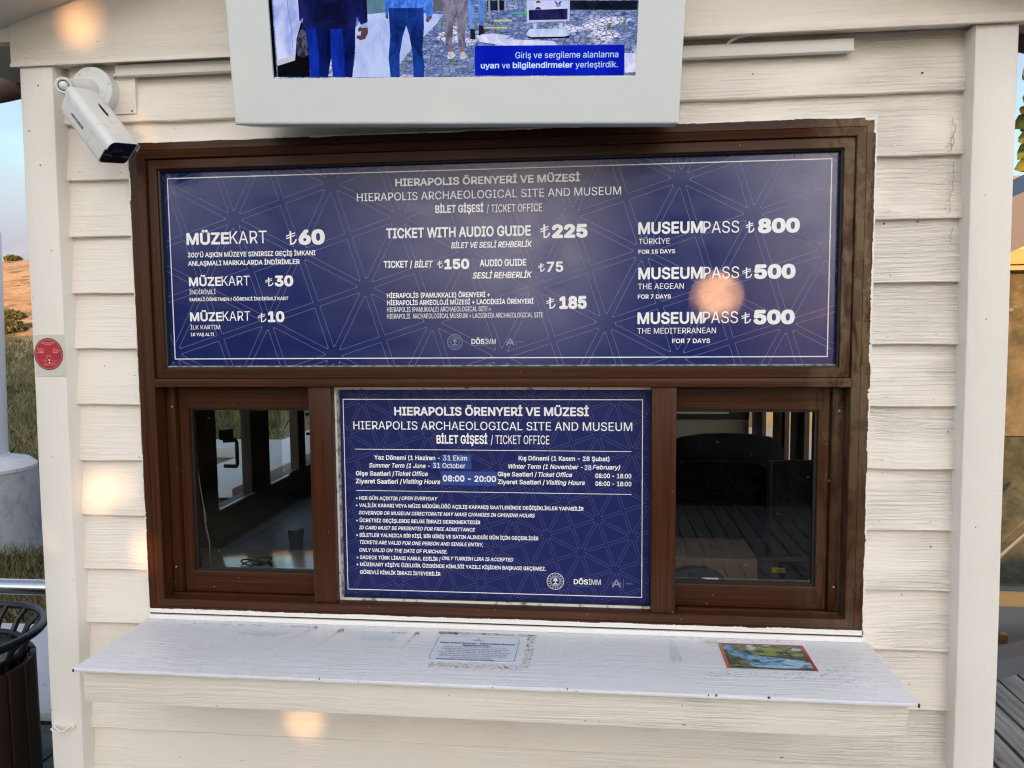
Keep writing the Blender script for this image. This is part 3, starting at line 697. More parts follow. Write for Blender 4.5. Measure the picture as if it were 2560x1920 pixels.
TEXTS = [
    ('U', 'HIERAPOLIS ÖRENYERİ VE MÜZESİ', 'B', -0.2223, 0.232, 1.9344, 0.0186),
    ('U', 'HIERAPOLIS ARCHAEOLOGICAL SITE AND MUSEUM', 'N', -0.3208, 0.3305, 1.9004, 0.0195),
    ('U', 'BİLET GİŞESİ', 'B', -0.1232, -0.0031, 1.867, 0.0189),
    ('U', '/ TICKET OFFICE', 'N', 0.0047, 0.1404, 1.8657, 0.0188),
    ('U', 'TICKET WITH AUDIO GUIDE', 'B', -0.2483, 0.1128, 1.8076, 0.0253),
    ('U', 'BİLET VE SESLİ REHBERLİK', 'BI', -0.0854, 0.1155, 1.7804, 0.0146),
    ('U', '₺', 'S', 0.1358, 0.1589, 1.8008, 0.033),
    ('U', '225', 'X', 0.1639, 0.2504, 1.8002, 0.033),
    ('U', 'TICKET /', 'B', -0.2563, -0.1834, 1.7352, 0.0172),
    ('U', 'BİLET', 'BI', -0.1784, -0.1309, 1.7349, 0.0164),
    ('U', '₺', 'S', -0.1213, -0.1058, 1.7329, 0.0184),
    ('U', '150', 'X', -0.1029, -0.04, 1.7295, 0.0253),
    ('U', 'AUDIO GUIDE', 'B', -0.0142, 0.1009, 1.735, 0.0171),
    ('U', 'SESLİ REHBERLİK', 'BI', -0.032, 0.115, 1.7056, 0.0155),
    ('U', '₺', 'S', 0.1299, 0.1459, 1.7201, 0.0208),
    ('U', '75', 'B', 0.1509, 0.1911, 1.7189, 0.025),
    ('U', 'HİERAPOLİS (PAMUKKALE) ÖRENYERİ +', 'B', -0.2499, 0.0106, 1.6602, 0.0125),
    ('U', 'HİERAPOLİS ARKEOLOJİ MÜZESİ + LAODİKEİA ÖRENYERİ', 'B', -0.2498, 0.118, 1.6423, 0.0125),
    ('U', 'HIERAPOLIS (PAMUKKALE) ARCHAEOLOGICAL SITE +', 'N', -0.2502, 0.0127, 1.6254, 0.012),
    ('U', 'HIERAPOLIS  ARCHAEOLOGICAL MUSEUM + LAODIKEIA ARCHAEOLOGICAL SITE', 'N', -0.2506, 0.141, 1.609, 0.012),
    ('U', '₺', 'S', 0.1496, 0.1715, 1.6298, 0.0276),
    ('U', '185', 'X', 0.1811, 0.2481, 1.6286, 0.0313),
    ('U', 'MÜZE', 'B', -0.7716, -0.657, 1.8018, 0.0303),
    ('U', 'KART', 'T', -0.6557, -0.557, 1.8025, 0.0314),
    ('U', '₺', 'S', -0.5065, -0.4794, 1.7974, 0.034),
    ('U', '60', 'X', -0.4742, -0.4059, 1.7964, 0.038),
    ('U', "300'Ü AŞKIN MÜZEYE SINIRSIZ GEÇİŞ İMKANI", 'B', -0.7699, -0.4313, 1.77, 0.0123),
    ('U', 'ANLAŞMALI MARKALARDA İNDİRİMLER', 'B', -0.77, -0.4732, 1.7487, 0.0123),
    ('U', 'MÜZE', 'B', -0.7696, -0.6826, 1.6968, 0.0229),
    ('U', 'KART', 'T', -0.6813, -0.6066, 1.6972, 0.0241),
    ('U', '₺', 'S', -0.5652, -0.5441, 1.6942, 0.0222),
    ('U', '30', 'X', -0.5406, -0.4916, 1.6931, 0.0277),
    ('U', 'İNDİRİMLİ', 'N', -0.7696, -0.6986, 1.6763, 0.0115),
    ('U', 'EMEKLİ ÖĞRETMEN / ÖĞRENCİ İNDİRİMLİ KART', 'B', -0.7699, -0.5058, 1.6586, 0.0086),
    ('U', 'MÜZE', 'B', -0.7704, -0.6836, 1.6069, 0.0231),
    ('U', 'KART', 'T', -0.6822, -0.6082, 1.6074, 0.0242),
    ('U', '₺', 'S', -0.588, -0.5658, 1.6034, 0.0233),
    ('U', '10', 'X', -0.5619, -0.5178, 1.6029, 0.0279),
    ('U', 'İLK KARTIM', 'N', -0.7704, -0.6902, 1.5861, 0.0112),
    ('U', '18 YAŞ ALTI', 'B', -0.7707, -0.7071, 1.5689, 0.0085),
    ('U', 'MUSEUM', 'B', 0.3716, 0.5233, 1.8054, 0.0285),
    ('U', 'PASS', 'T', 0.5245, 0.6079, 1.8049, 0.0275),
    ('U', '₺', 'S', 0.623, 0.6428, 1.8037, 0.0265),
    ('U', '800', 'X', 0.6507, 0.747, 1.8019, 0.0345),
    ('U', 'TÜRKİYE', 'N', 0.3725, 0.4461, 1.7819, 0.013),
    ('U', 'FOR 15 DAYS', 'B', 0.3722, 0.4592, 1.7589, 0.0098),
    ('U', 'MUSEUM', 'B', 0.372, 0.5244, 1.6976, 0.0284),
    ('U', 'PASS', 'T', 0.5256, 0.6094, 1.6979, 0.0273),
    ('U', '₺', 'S', 0.6166, 0.6397, 1.6968, 0.0259),
    ('U', '500', 'X', 0.6437, 0.7393, 1.6947, 0.0344),
    ('U', 'THE AEGEAN', 'N', 0.3713, 0.4802, 1.6741, 0.0136),
    ('U', 'FOR 7 DAYS', 'B', 0.371, 0.4499, 1.6511, 0.0103),
    ('U', 'MUSEUM', 'B', 0.3704, 0.5247, 1.5901, 0.0286),
    ('U', 'PASS', 'T', 0.5259, 0.6081, 1.5912, 0.0276),
    ('U', '₺', 'S', 0.6161, 0.6381, 1.5897, 0.0261),
    ('U', '500', 'X', 0.6441, 0.7395, 1.5871, 0.0347),
    ('U', 'THE MEDITERRANEAN', 'N', 0.3701, 0.5569, 1.5669, 0.0138),
    ('U', 'FOR 7 DAYS', 'B', 0.4535, 0.5434, 1.5436, 0.0108),
    ('U', 'DÖS', 'B', -0.0374, -0.0049, 1.544, 0.0132),
    ('U', 'İMM', 'T', -0.0028, 0.0234, 1.5438, 0.0131),
    ('U', 'SICPA', 'F', 0.0488, 0.0699, 1.5467, 0.005),
    ('U', 'TÜRKİYE', 'F', 0.0791, 0.0952, 1.5478, 0.003),
    ('U', 'A', 'F', 0.0491, 0.0706, 1.5402, 0.0172),
    ('L', 'HIERAPOLIS ÖRENYERİ VE MÜZESİ', 'B', -0.2411, 0.2527, 1.3631, 0.0222),
    ('L', 'HIERAPOLIS ARCHAEOLOGICAL SITE AND MUSEUM', 'N', -0.3492, 0.3595, 1.3269, 0.0212),
    ('L', 'BİLET GİŞESİ', 'B', -0.1328, -0.0021, 1.2915, 0.0222),
    ('L', '/ TICKET OFFICE', 'N', 0.0064, 0.1542, 1.2919, 0.0221),
    ('L', 'Yaz Dönemi (1 Haziran -', 'B', -0.2963, -0.1244, 1.2486, 0.0118),
    ('L', '31 Ekim', 'M', -0.1166, -0.0544, 1.2485, 0.0132),
    ('L', 'Summer Term (1 June -', 'BI', -0.3104, -0.1508, 1.2281, 0.0118),
    ('L', '31 October', 'M', -0.1429, -0.0593, 1.2287, 0.0133),
    ('L', 'Gişe Saatleri /', 'B', -0.3459, -0.244, 1.2067, 0.0119),
    ('L', 'Ticket Office', 'BI', -0.242, -0.1567, 1.2073, 0.0119),
    ('L', 'Gişe Saatleri /', 'B', 0.0233, 0.1224, 1.2094, 0.0116),
    ('L', 'Ticket Office', 'BI', 0.1262, 0.2112, 1.2094, 0.0116),
    ('L', '08:00 - 18:00', 'B', 0.2687, 0.3577, 1.208, 0.0116),
    ('L', 'Ziyaret Saatleri /', 'B', -0.3464, -0.2245, 1.1863, 0.012),
    ('L', 'Visiting Hours', 'BI', -0.2217, -0.1247, 1.1872, 0.0119),
    ('L', 'Ziyaret Saatleri /', 'B', 0.0231, 0.1425, 1.1894, 0.0117),
    ('L', 'Visiting Hours', 'BI', 0.1464, 0.243, 1.1897, 0.0116),
    ('L', '08:00 - 18:00', 'B', 0.2687, 0.3578, 1.1881, 0.0116),
    ('L', '08:00 - 20:00', 'B', -0.1179, 0.0189, 1.1946, 0.0157),
    ('L', 'Kış Dönemi (1 Kasım - 28 Şubat)', 'B', 0.0766, 0.3037, 1.2506, 0.0116),
    ('L', 'Winter Term (1 November -', 'BI', 0.0506, 0.2378, 1.2294, 0.0117),
    ('L', '28', 'M', 0.2423, 0.2586, 1.2282, 0.0123),
    ('L', 'February)', 'BI', 0.262, 0.3303, 1.2298, 0.0115),
    ('L', '• HER GÜN AÇIKTIR /', 'B', -0.3471, -0.2294, 1.1433, 0.0096),
    ('L', 'OPEN EVERYDAY', 'BI', -0.2266, -0.1325, 1.1444, 0.0095),
    ('L', '• VALİLİK KARARI VEYA MÜZE MÜDÜRLÜĞÜ AÇILIŞ KAPANIŞ SAATLERİNDE DEĞİŞİKLİKLER YAPABİLİR', 'B', -0.3476, 0.2395, 1.1243, 0.0096),
    ('L', 'GOVERNOR OR MUSEUM DIRECTORATE MAY MAKE CHANGES IN OPENING HOURS', 'BI', -0.3405, 0.1171, 1.1047, 0.0096),
    ('L', '• ÜCRETSİZ GEÇİŞLERDE BELGE İBRAZI GEREKMEKTEDİR', 'B', -0.3479, -0.0229, 1.0846, 0.0097),
    ('L', 'ID CARD MUST BE PRESENTED FOR FREE ADMITTANCE', 'BI', -0.3411, -0.036, 1.0655, 0.0096),
    ('L', '• BİLETLER YALNIZCA BİR KİŞİ, BİR GİRİŞ VE SATIN ALINDIĞI GÜN İÇİN GEÇERLİDİR', 'B', -0.3485, 0.1252, 1.046, 0.0097),
    ('L', 'TICKETS ARE VALID FOR ONE PERSON AND SINGLE ENTRY,', 'BI', -0.34, -0.0161, 1.0268, 0.0097),
    ('L', 'ONLY VALID ON THE DATE OF PURCHASE.', 'BI', -0.3417, -0.1094, 1.0063, 0.0097),
    ('L', '• SADECE TÜRK LİRASI KABUL EDİLİR /', 'B', -0.3492, -0.1272, 0.9867, 0.0097),
    ('L', 'ONLY TURKISH LIRA IS ACCEPTED', 'BI', -0.124, 0.0608, 0.9894, 0.0096),
    ('L', '• MÜZEKART KİŞİYE ÖZELDİR. ÜZERİNDE KİMLİĞİ YAZILI KİŞİDEN BAŞKASI GEÇEMEZ.', 'B', -0.3497, 0.144, 0.9681, 0.0097),
    ('L', 'GÖREVLİ KİMLİK İBRAZI İSTEYEBİLİR', 'B', -0.3412, -0.1282, 0.9474, 0.0098),
    ('L', 'DÖS', 'B', 0.2143, 0.2503, 0.935, 0.0133),
    ('L', 'İMM', 'T', 0.2522, 0.282, 0.9352, 0.0134),
    ('L', 'SICPA', 'F', 0.3097, 0.3333, 0.937, 0.0059),
    ('L', 'TÜRKİYE', 'F', 0.3439, 0.3616, 0.9382, 0.0035),
    ('L', 'A', 'F', 0.3098, 0.3333, 0.93, 0.0196),
]
YU, YL = .0195, .0335
pb = thing('price_board', 'wide dark blue ticket price board with white lettering filling the upper window', 'sign')
box('panel', -.8290, .8375, YU + .0005, .0440, 1.4900, 1.9885, M_SIGN, pb)
star_pattern((-.6435, 1.8637), (.1708 * .995, -.0883 * .995), (.0883 * .995, .1708 * .995), (-.8285, .8370, 1.4905, 1.9880), .0066, .0052, .0011, YU, M_LINE, pb)
rect_line(-.8171, .8171, 1.5088, 1.9713, .0024, YU - .0003).build('border_line', M_TXT, pb)
hb = thing('opening_hours_board', 'dark blue opening hours board with white rules text between the two sliding panes', 'sign')
box('panel', -.3880, .4035, YL + .0005, .058, .8865, 1.4300, M_SIGN2, hb)
star_pattern((.318, .9749), (.0860 * .995, -.0428 * .995), (.0428 * .995, .0860 * .995), (-.3875, .4030, .8870, 1.4295), .0030, .0027, .00085, YL, M_LINE2, hb)
rect_line(-.3756, .3854, .9047, 1.4053, .0019, YL - .0003).build('border_line', M_TXT, hb)
for (x0, x1, z) in ((-.347, .3576, 1.2755), (-.3469, .3578, 1.1677)):
    mesh_obj('rule_line', [(x0, YL - .0003, z - .0007), (x1, YL - .0003, z - .0007), (x1, YL - .0003, z + .0007), (x0, YL - .0003, z + .0007)], [(0, 1, 2, 3)], M_TXT, hb)
for (x0, x1, z0, z1) in ((-.1207, -.0443, 1.2446, 1.2634), (-.1474, -.0437, 1.2271, 1.2438), (-.1214, .0219, 1.1846, 1.2207), (.2405, .2612, 1.2256, 1.2407)):
    box('patch_sticker', x0, x1, YL - .0009, YL - .0001, z0, z1, M_PATCH, hb)
for pl, s, sty, x0, x1, zb, cap in TEXTS:
    par, y = (pb, YU - .0004) if pl == 'U' else (hb, YL - .0004 - (.0008 if s in ('31 Ekim', '31 October', '08:00 - 20:00', '28') else 0))
    lettering(s, sty, x0, x1, zb, cap, y, M_FAINT if sty == 'F' else M_TXT, par)
emblem(-.0789, 1.5497, .0193, YU - .0004, pb, M_FAINT); emblem(.1678, .9413, .0218, YL - .0004, hb, M_TXT)
def hline(x0, x1, z, w, y, par, mat): mesh_obj('thin_line', [(x0, y, z), (x1, y, z), (x1, y, z + w), (x0, y, z + w)], [(0, 1, 2, 3)], mat, par)
hline(-.0375, -.0028, 1.5404, .0006, YU - .0004, pb, M_FAINT); hline(.2143, .2541, .9302, .0006, YL - .0004, hb, M_FAINT)
hline(.0746, .0752, 1.5393, .0165, YU - .0004, pb, M_FAINT); hline(.3390, .3395, .9297, .0225, YL - .0004, hb, M_FAINT)
# white frame strips of the lower board
M_OLDWHITE, nt_, b_ = new_mat('old_white_frame', (.70, .69, .62), .5)
c_ = mixcol(nt_, ramp(nt_, noise(nt_, pos(nt_, (50, 50, 50)), 1, 4), .58, .68), (.70, .69, .63), (.22, .20, .17)); nt_.links.new(c_, b_.inputs['Base Color'])
for a in ((-.3932, -.3885, .0200, .058, .8745, 1.4385), (-.3884, .4045, .0200, .058, 1.4305, 1.4385), (-.3884, .4045, .0220, .058, .8745, .8858)): box('white_frame', *a, M_OLDWHITE, W_, .0008)
box('sign_gasket', -.3884, -.3835, .0240, .0335, .8868, 1.4298, M_SEAL, W_, .0008); box('sign_gasket', -.3834, .4040, .026, .0335, .8862, .8890, M_BLACK, W_, .0005)
box('white_frame', .4038, .4046, .020, .058, .8865, 1.4300, M_BLACK, W_)

# ================================================================== DISPLAY SCREEN
TM = Matrix(((0.9992644, 0.01787581, 0.03392797), (-0.01141619, 0.98326513, -0.18182232), (-0.03661042, 0.18130124, 0.98274592))).to_4x4(); TM.translation = Vector((-.5425, -.17, 2.0493))
tvt = thing('information_display', 'large white cased outdoor display screen hung above the window, tilted downward', 'screen')
TWd, THt, TDp = .988, .700, .122
sx0, sx1, sz0, sz1 = .0985, .8930, .0968, .560
cs = MB()
for a in ((0, TWd, 0, .014, 0, sz0), (0, TWd, 0, .014, sz1, THt), (0, sx0, 0, .014, sz0, sz1), (sx1, TWd, 0, .014, sz0, sz1)): pass
# front face as one frame with rounded outer edges
V = []; F = []
r = .005
outer = [(0, 0), (TWd, 0), (TWd, THt), (0, THt)]; inner = [(sx0, sz0), (sx1, sz0), (sx1, sz1), (sx0, sz1)]
def rectpts(i, y): return [(i, y, i), (TWd - i, y, i), (TWd - i, y, THt - i), (i, y, THt - i)]
rings = [rectpts(.012, TDp), rectpts(0, TDp - .0), rectpts(0, r), rectpts(r * .3, r * .3), rectpts(r, 0), [(x, 0, z) for x, z in inner], [(x, .006, z) for x, z in inner]]
for R in rings: V += R
for i in range(len(rings) - 1):
    for k in range(4): F.append((i * 4 + k, i * 4 + (k + 1) % 4, (i + 1) * 4 + (k + 1) % 4, (i + 1) * 4 + k))
F.append((3, 2, 1, 0))
case = mesh_obj('casing', [TM @ Vector(v) for v in V], F, M_TV, tvt)
br = MB(); br.box(.30, .36, TDp, TDp + .04, .30, .55, .002, M=TM); br.box(.62, .68, TDp, TDp + .04, .30, .55, .002, M=TM); br.build('bracket', M_INT, tvt)
mb = MB(); mb.box(sx0 - .004, sx1 + .004, .0065, .010, sz0 - .004, sz1 + .004, M=TM); mb.build('screen_panel', M_GBLK, tvt)

# picture shown on the screen
def sem(name, rgb, k=1.0, nz_=None):
    m, nt, e = emis('screen_' + name, srgb(*rgb), k)
    if nz_:
        v = pos(nt, (nz_[1] * 1.6, nz_[1], nz_[1] * .9), 0); f = noise(nt, v, 1, 5, .62, .8)
        nt.links.new(mixcol(nt, ramp(nt, f, .38, .6), srgb(*rgb)[:3], srgb(*nz_[0])[:3]), e.inputs[0])
    return m
cob, nt_, e_ = emis('screen_cobbles', (1, 1, 1, 1))
geo = nt_.nodes.new('ShaderNodeNewGeometry'); vm = nt_.nodes.new('ShaderNodeVectorMath'); vm.operation = 'MULTIPLY'; vm.inputs[1].default_value = (85, 0, 210); nt_.links.new(geo.outputs['Position'], vm.inputs[0])
vo = nt_.nodes.new('ShaderNodeTexVoronoi'); vo.feature = 'DISTANCE_TO_EDGE'; nt_.links.new(vm.outputs[0], vo.inputs['Vector']); vo.inputs['Scale'].default_value = 1
vc = nt_.nodes.new('ShaderNodeTexVoronoi'); nt_.links.new(vm.outputs[0], vc.inputs['Vector']); vc.inputs['Scale'].default_value = 1
sepc = nt_.nodes.new('ShaderNodeSeparateColor'); nt_.links.new(vc.outputs['Color'], sepc.inputs[0])
stone = mixcol(nt_, sepc.outputs[0], srgb(92, 112, 168)[:3], srgb(148, 162, 206)[:3])
sunp = ramp(nt_, noise(nt_, pos(nt_, (9, 9, 26), 0), 1, 3), .57, .64)
stone = mixcol(nt_, sunp, stone, srgb(222, 220, 250)[:3])
green_ = ramp(nt_, noise(nt_, pos(nt_, (60, 60, 60), 0), 1, 3), .60, .66)
stone = mixcol(nt_, green_, stone, srgb(120, 135, 100)[:3])
nt_.links.new(mixcol(nt_, ramp(nt_, vo.outputs['Distance'], .02, .10), srgb(62, 76, 116)[:3], stone), e_.inputs[0])
TV = {
    'bezel': [[0.0996, 0.2558], [0.1078, 0.2556], [0.107, 0.1001], [0.1003, 0.1002]],
    'car': [[0.1084, 0.2556], [0.1616, 0.2546], [0.1665, 0.2224], [0.1688, 0.2115], [0.1563, 0.1791], [0.1504, 0.1388], [0.1088, 0.1235]],
    'carsill': [[0.1093, 0.1346], [0.1509, 0.1462], [0.1497, 0.1342], [0.1092, 0.1235]],
    'cardark': [[0.1084, 0.1235], [0.1501, 0.1351], [0.1535, 0.1535], [0.1562, 0.1773], [0.1688, 0.2115], [0.184, 0.1951], [0.1819, 0.0996], [0.107, 0.1001]],
    'tyre': [[0.1538, 0.1572], [0.1586, 0.1827], [0.1678, 0.1971], [0.182, 0.1951], [0.1808, 0.1458], [0.1679, 0.1386], [0.154, 0.1461]],
    'jacket': [[0.1606, 0.2547], [0.3159, 0.2519], [0.318, 0.2093], [0.3028, 0.2041], [0.2945, 0.2203], [0.2904, 0.1971], [0.2328, 0.1962], [0.17, 0.1989], [0.1745, 0.2205], [0.1657, 0.2116]],
    'trousers': [[0.176, 0.1979], [0.29, 0.1972], [0.2875, 0.1593], [0.2784, 0.0988], [0.2344, 0.0991], [0.2326, 0.1398], [0.2231, 0.0992], [0.1829, 0.0995], [0.1823, 0.1532]],
    'legin': [[0.2007, 0.202], [0.2342, 0.2016], [0.2322, 0.1398], [0.2231, 0.0992], [0.2025, 0.0994], [0.2054, 0.1456]],
    'legin2': [[0.2614, 0.2012], [0.2895, 0.199], [0.2875, 0.1593], [0.2784, 0.0988], [0.2611, 0.0989], [0.2629, 0.1523]],
    'cuff': [[0.3018, 0.205], [0.317, 0.2093], [0.3175, 0.1986], [0.3025, 0.1979]],
    'hand': [[0.3006, 0.2006], [0.3175, 0.1986], [0.318, 0.1878], [0.3105, 0.1753], [0.3003, 0.1736], [0.292, 0.1773], [0.2927, 0.1836], [0.3007, 0.1826], [0.3032, 0.1916], [0.2971, 0.1899], [0.2953, 0.1953]],
    'denim': [[0.3585, 0.2511], [0.4613, 0.2492], [0.4611, 0.2212], [0.4469, 0.2161], [0.4435, 0.2373], [0.4336, 0.2349], [0.3648, 0.236], [0.3601, 0.2175], [0.3567, 0.23]],
    'jeans': [[0.3648, 0.2351], [0.4414, 0.2347], [0.4415, 0.1968], [0.4364, 0.1503], [0.4407, 0.1249], [0.439, 0.0975], [0.416, 0.0977], [0.4153, 0.1433], [0.4085, 0.183], [0.4027, 0.2009], [0.3945, 0.1796], [0.3864, 0.1436], [0.3849, 0.098], [0.3647, 0.0981], [0.3615, 0.1366], [0.3667, 0.1799]],
    'hand2': [[0.4472, 0.2285], [0.4587, 0.2212], [0.4596, 0.2159], [0.4506, 0.2064], [0.4447, 0.2091], [0.4479, 0.2179]],
    'hand3': [[0.3578, 0.2335], [0.3636, 0.2316], [0.363, 0.2139], [0.3582, 0.2176]],
    'grey': [[0.4821, 0.2489], [0.5384, 0.2479], [0.5319, 0.2025], [0.5298, 0.1564], [0.5162, 0.1556], [0.5109, 0.2156], [0.5045, 0.1937], [0.5019, 0.1576], [0.4887, 0.1587], [0.4855, 0.2124]],
    'ank1': [[0.4938, 0.1577], [0.503, 0.1576], [0.5028, 0.1474], [0.4946, 0.1475]],
    'ank2': [[0.5182, 0.1556], [0.5274, 0.1555], [0.5263, 0.1462], [0.5181, 0.1472]],
    'shoe1': [[0.4914, 0.1381], [0.4936, 0.1475], [0.5038, 0.1483], [0.5099, 0.1398], [0.5005, 0.1334], [0.4919, 0.134]],
    'shoe2': [[0.518, 0.1379], [0.5191, 0.1463], [0.5273, 0.148], [0.537, 0.1377], [0.5251, 0.1322], [0.5186, 0.1332]],
    'bl1': [[0.5384, 0.2479], [0.5514, 0.2476], [0.5492, 0.2205], [0.5504, 0.1921], [0.5409, 0.1923], [0.5377, 0.2152]],
    'bl2': [[0.5584, 0.2475], [0.5724, 0.2472], [0.5702, 0.1946], [0.5601, 0.1993], [0.5593, 0.2203]],
    'boot1': [[0.5415, 0.1923], [0.5516, 0.1916], [0.5523, 0.1709], [0.5422, 0.1725]],
    'boot2': [[0.5597, 0.1999], [0.5692, 0.1974], [0.5731, 0.1845], [0.56, 0.1782]],
    'dark': [[0.7515, 0.244], [0.8918, 0.2415], [0.8907, 0.2238], [0.752, 0.2265]],
    'dark2': [[0.5774, 0.2471], [0.6141, 0.2465], [0.6142, 0.2285], [0.5783, 0.2273]],
    'road': [[0.3147, 0.2245], [0.3566, 0.2282], [0.4841, 0.2226], [0.4681, 0.2035], [0.4076, 0.1506], [0.3637, 0.0981], [0.2784, 0.0988], [0.2868, 0.1447], [0.2895, 0.199]],
    'wallg': [[0.3139, 0.2519], [0.3575, 0.2511], [0.3596, 0.2282], [0.3157, 0.2253]],
    'wallg2': [[0.4613, 0.2492], [0.4836, 0.2488], [0.4833, 0.2287], [0.4618, 0.2291]],
    'sun1': [[0.5519, 0.1802], [0.5902, 0.1833], [0.6263, 0.1782], [0.6183, 0.1719], [0.6583, 0.1696], [0.7199, 0.167], [0.728, 0.1586], [0.6184, 0.159], [0.562, 0.1671]],
    'sun2': [[0.8678, 0.1415], [0.8931, 0.1412], [0.8928, 0.1046], [0.8704, 0.1029]],
    'post1': [[0.58, 0.2471], [0.5839, 0.247], [0.5847, 0.2145], [0.5807, 0.2145]],
    'post2': [[0.5998, 0.2467], [0.6032, 0.2467], [0.6038, 0.2232], [0.6006, 0.2233]],
    'post3': [[0.6141, 0.2465], [0.6177, 0.2464], [0.6182, 0.2266], [0.615, 0.2267]],
    'post4': [[0.6369, 0.2461], [0.6394, 0.246], [0.6399, 0.2334], [0.6375, 0.2335]],
    'green': [[0.6301, 0.2246], [0.6618, 0.2244], [0.6618, 0.2201], [0.6301, 0.2201]],
    'aframe': [[0.6611, 0.2456], [0.7515, 0.244], [0.7521, 0.2046], [0.663, 0.2024]],
    'ascreen': [[0.6651, 0.2456], [0.7477, 0.2441], [0.7477, 0.228], [0.6661, 0.2267]],
    'adark': [[0.6661, 0.2267], [0.7473, 0.2284], [0.7474, 0.2074], [0.6669, 0.2074]],
    'hair': [[0.6812, 0.2426], [0.6861, 0.2447], [0.6907, 0.2424], [0.6903, 0.2389], [0.6881, 0.2407], [0.6832, 0.2404], [0.6817, 0.239]],
    'face': [[0.6822, 0.2404], [0.6891, 0.2403], [0.6892, 0.2362], [0.6859, 0.2341], [0.6825, 0.2363]],
    'body': [[0.6795, 0.2274], [0.6814, 0.2313], [0.6859, 0.2327], [0.6904, 0.2311], [0.6925, 0.2275]],
    'badge': [[0.7185, 0.2419], [0.7233, 0.2427], [0.7269, 0.2382], [0.7311, 0.2429], [0.736, 0.2416], [0.7313, 0.2372], [0.7342, 0.2345], [0.7271, 0.2311], [0.7215, 0.2347], [0.7234, 0.2374]],
    'badge2': [[0.7235, 0.2365], [0.7269, 0.2382], [0.7307, 0.2364], [0.73, 0.2333], [0.7271, 0.2323], [0.7241, 0.2334]],
    'leg1': [[0.6759, 0.2013], [0.6828, 0.2011], [0.6829, 0.1893], [0.676, 0.1894]],
    'leg2': [[0.731, 0.2013], [0.7379, 0.2012], [0.7382, 0.1886], [0.7313, 0.1887]],
    'base': [[0.6622, 0.1823], [0.6681, 0.1905], [0.745, 0.1903], [0.751, 0.1866], [0.7508, 0.1775], [0.7434, 0.1749], [0.6702, 0.1746], [0.6632, 0.1778]],
    'bshadow': [[0.6632, 0.1778], [0.6702, 0.1749], [0.7454, 0.1752], [0.7532, 0.1765], [0.7514, 0.172], [0.6782, 0.1708], [0.6663, 0.1722]],
    'yel1': [[0.5923, 0.2098], [0.6311, 0.2096], [0.6312, 0.2061], [0.5923, 0.2062]],
    'yel2': [[0.5732, 0.1955], [0.6213, 0.1957], [0.6213, 0.1926], [0.5732, 0.1929]],
    'caption': [[0.5514, 0.1561], [0.5548, 0.1589], [0.8652, 0.157], [0.8682, 0.1542], [0.8687, 0.0974], [0.5534, 0.099], [0.5514, 0.1009]],
}
SCOL = {
 'cobbles': cob, 'bezel': sem('bezel', (6, 6, 10)), 'car': sem('car', (150, 165, 225), 1, ((205, 212, 250), 11)), 'carsill': sem('carsill', (190, 190, 205)), 'cardark': sem('cardark', (12, 12, 18)),
 'tyre': sem('tyre', (90, 92, 115), 1, ((32, 34, 46), 60)), 'jacket': sem('jacket', (14, 16, 48), 1, ((26, 32, 98), 9)), 'trousers': sem('trousers', (12, 28, 112), 1, ((18, 50, 172), 16)),
 'legin': sem('legin', (8, 14, 50), 1, ((14, 28, 98), 14)), 'cuff': sem('cuff', (150, 165, 215)), 'hand': sem('hand', (92, 62, 66)), 'hand2': sem('h2', (96, 84, 110)), 'hand3': sem('h3', (40, 36, 60)),
 'denim': sem('denim', (44, 96, 200), 1, ((86, 140, 236), 40)), 'jeans': sem('jeans', (14, 36, 98), 1, ((26, 64, 158), 22)), 'grey': sem('grey', (84, 82, 104), 1, ((140, 136, 162), 34)),
 'ank1': sem('ank', (140, 100, 100)), 'shoe1': sem('shoe', (150, 150, 165), 1, ((215, 215, 225), 60)), 'bl1': sem('bl', (66, 108, 185), 1, ((104, 150, 225), 40)), 'boot1': sem('boot', (36, 30, 40)),
 'dark': sem('dark', (16, 20, 34), 1, ((30, 36, 56), 20)), 'road': sem('road', (152, 172, 226), 1, ((186, 200, 244), 14)), 'wallg': sem('wallg', (104, 140, 160), 1, ((80, 115, 135), 12)), 'wallg2': sem('wg2', (96, 96, 112)),
 'sun1': sem('sunp', (226, 224, 250), 1, ((190, 196, 232), 30)), 'post1': sem('post', (150, 150, 170)), 'green': sem('green', (70, 165, 150)), 'aframe': sem('aframe', (185, 195, 225)), 'ascreen': sem('ascreen', (170, 180, 235), 1, ((205, 210, 250), 12)),
 'adark': sem('adark', (14, 16, 50), 1, ((40, 38, 92), 14)), 'hair': sem('hair', (60, 30, 28)), 'face': sem('face', (225, 200, 200)), 'body': sem('body', (66, 50, 40)), 'badge': sem('badge', (28, 92, 190)), 'badge2': sem('badge2', (205, 120, 120)),
 'base': sem('base', (205, 215, 245), 1, ((140, 170, 225), 10)), 'yel1': sem('yel', (190, 190, 150)), 'caption': sem('caption', (8, 24, 172), 1, ((12, 34, 186), 5)), 'seam': sem('seam', (120, 132, 190)), 'captxt': sem('captxt', (196, 220, 255)),
}
ALIAS = {'legin2': 'legin', 'ank2': 'ank1', 'shoe2': 'shoe1', 'bl2': 'bl1', 'boot2': 'boot1', 'dark2': 'dark', 'sun2': 'sun1', 'post2': 'post1', 'post3': 'post1', 'post4': 'post1', 'leg1': 'aframe', 'leg2': 'aframe', 'bshadow': 'cardark', 'yel2': 'yel1'}
TV['seam'] = [(.1275, .2556), (.1300, .2550), (.1420, .2350), (.1470, .2000), (.1465, .1600), (.1450, .1600), (.1455, .2000), (.1405, .2350)]
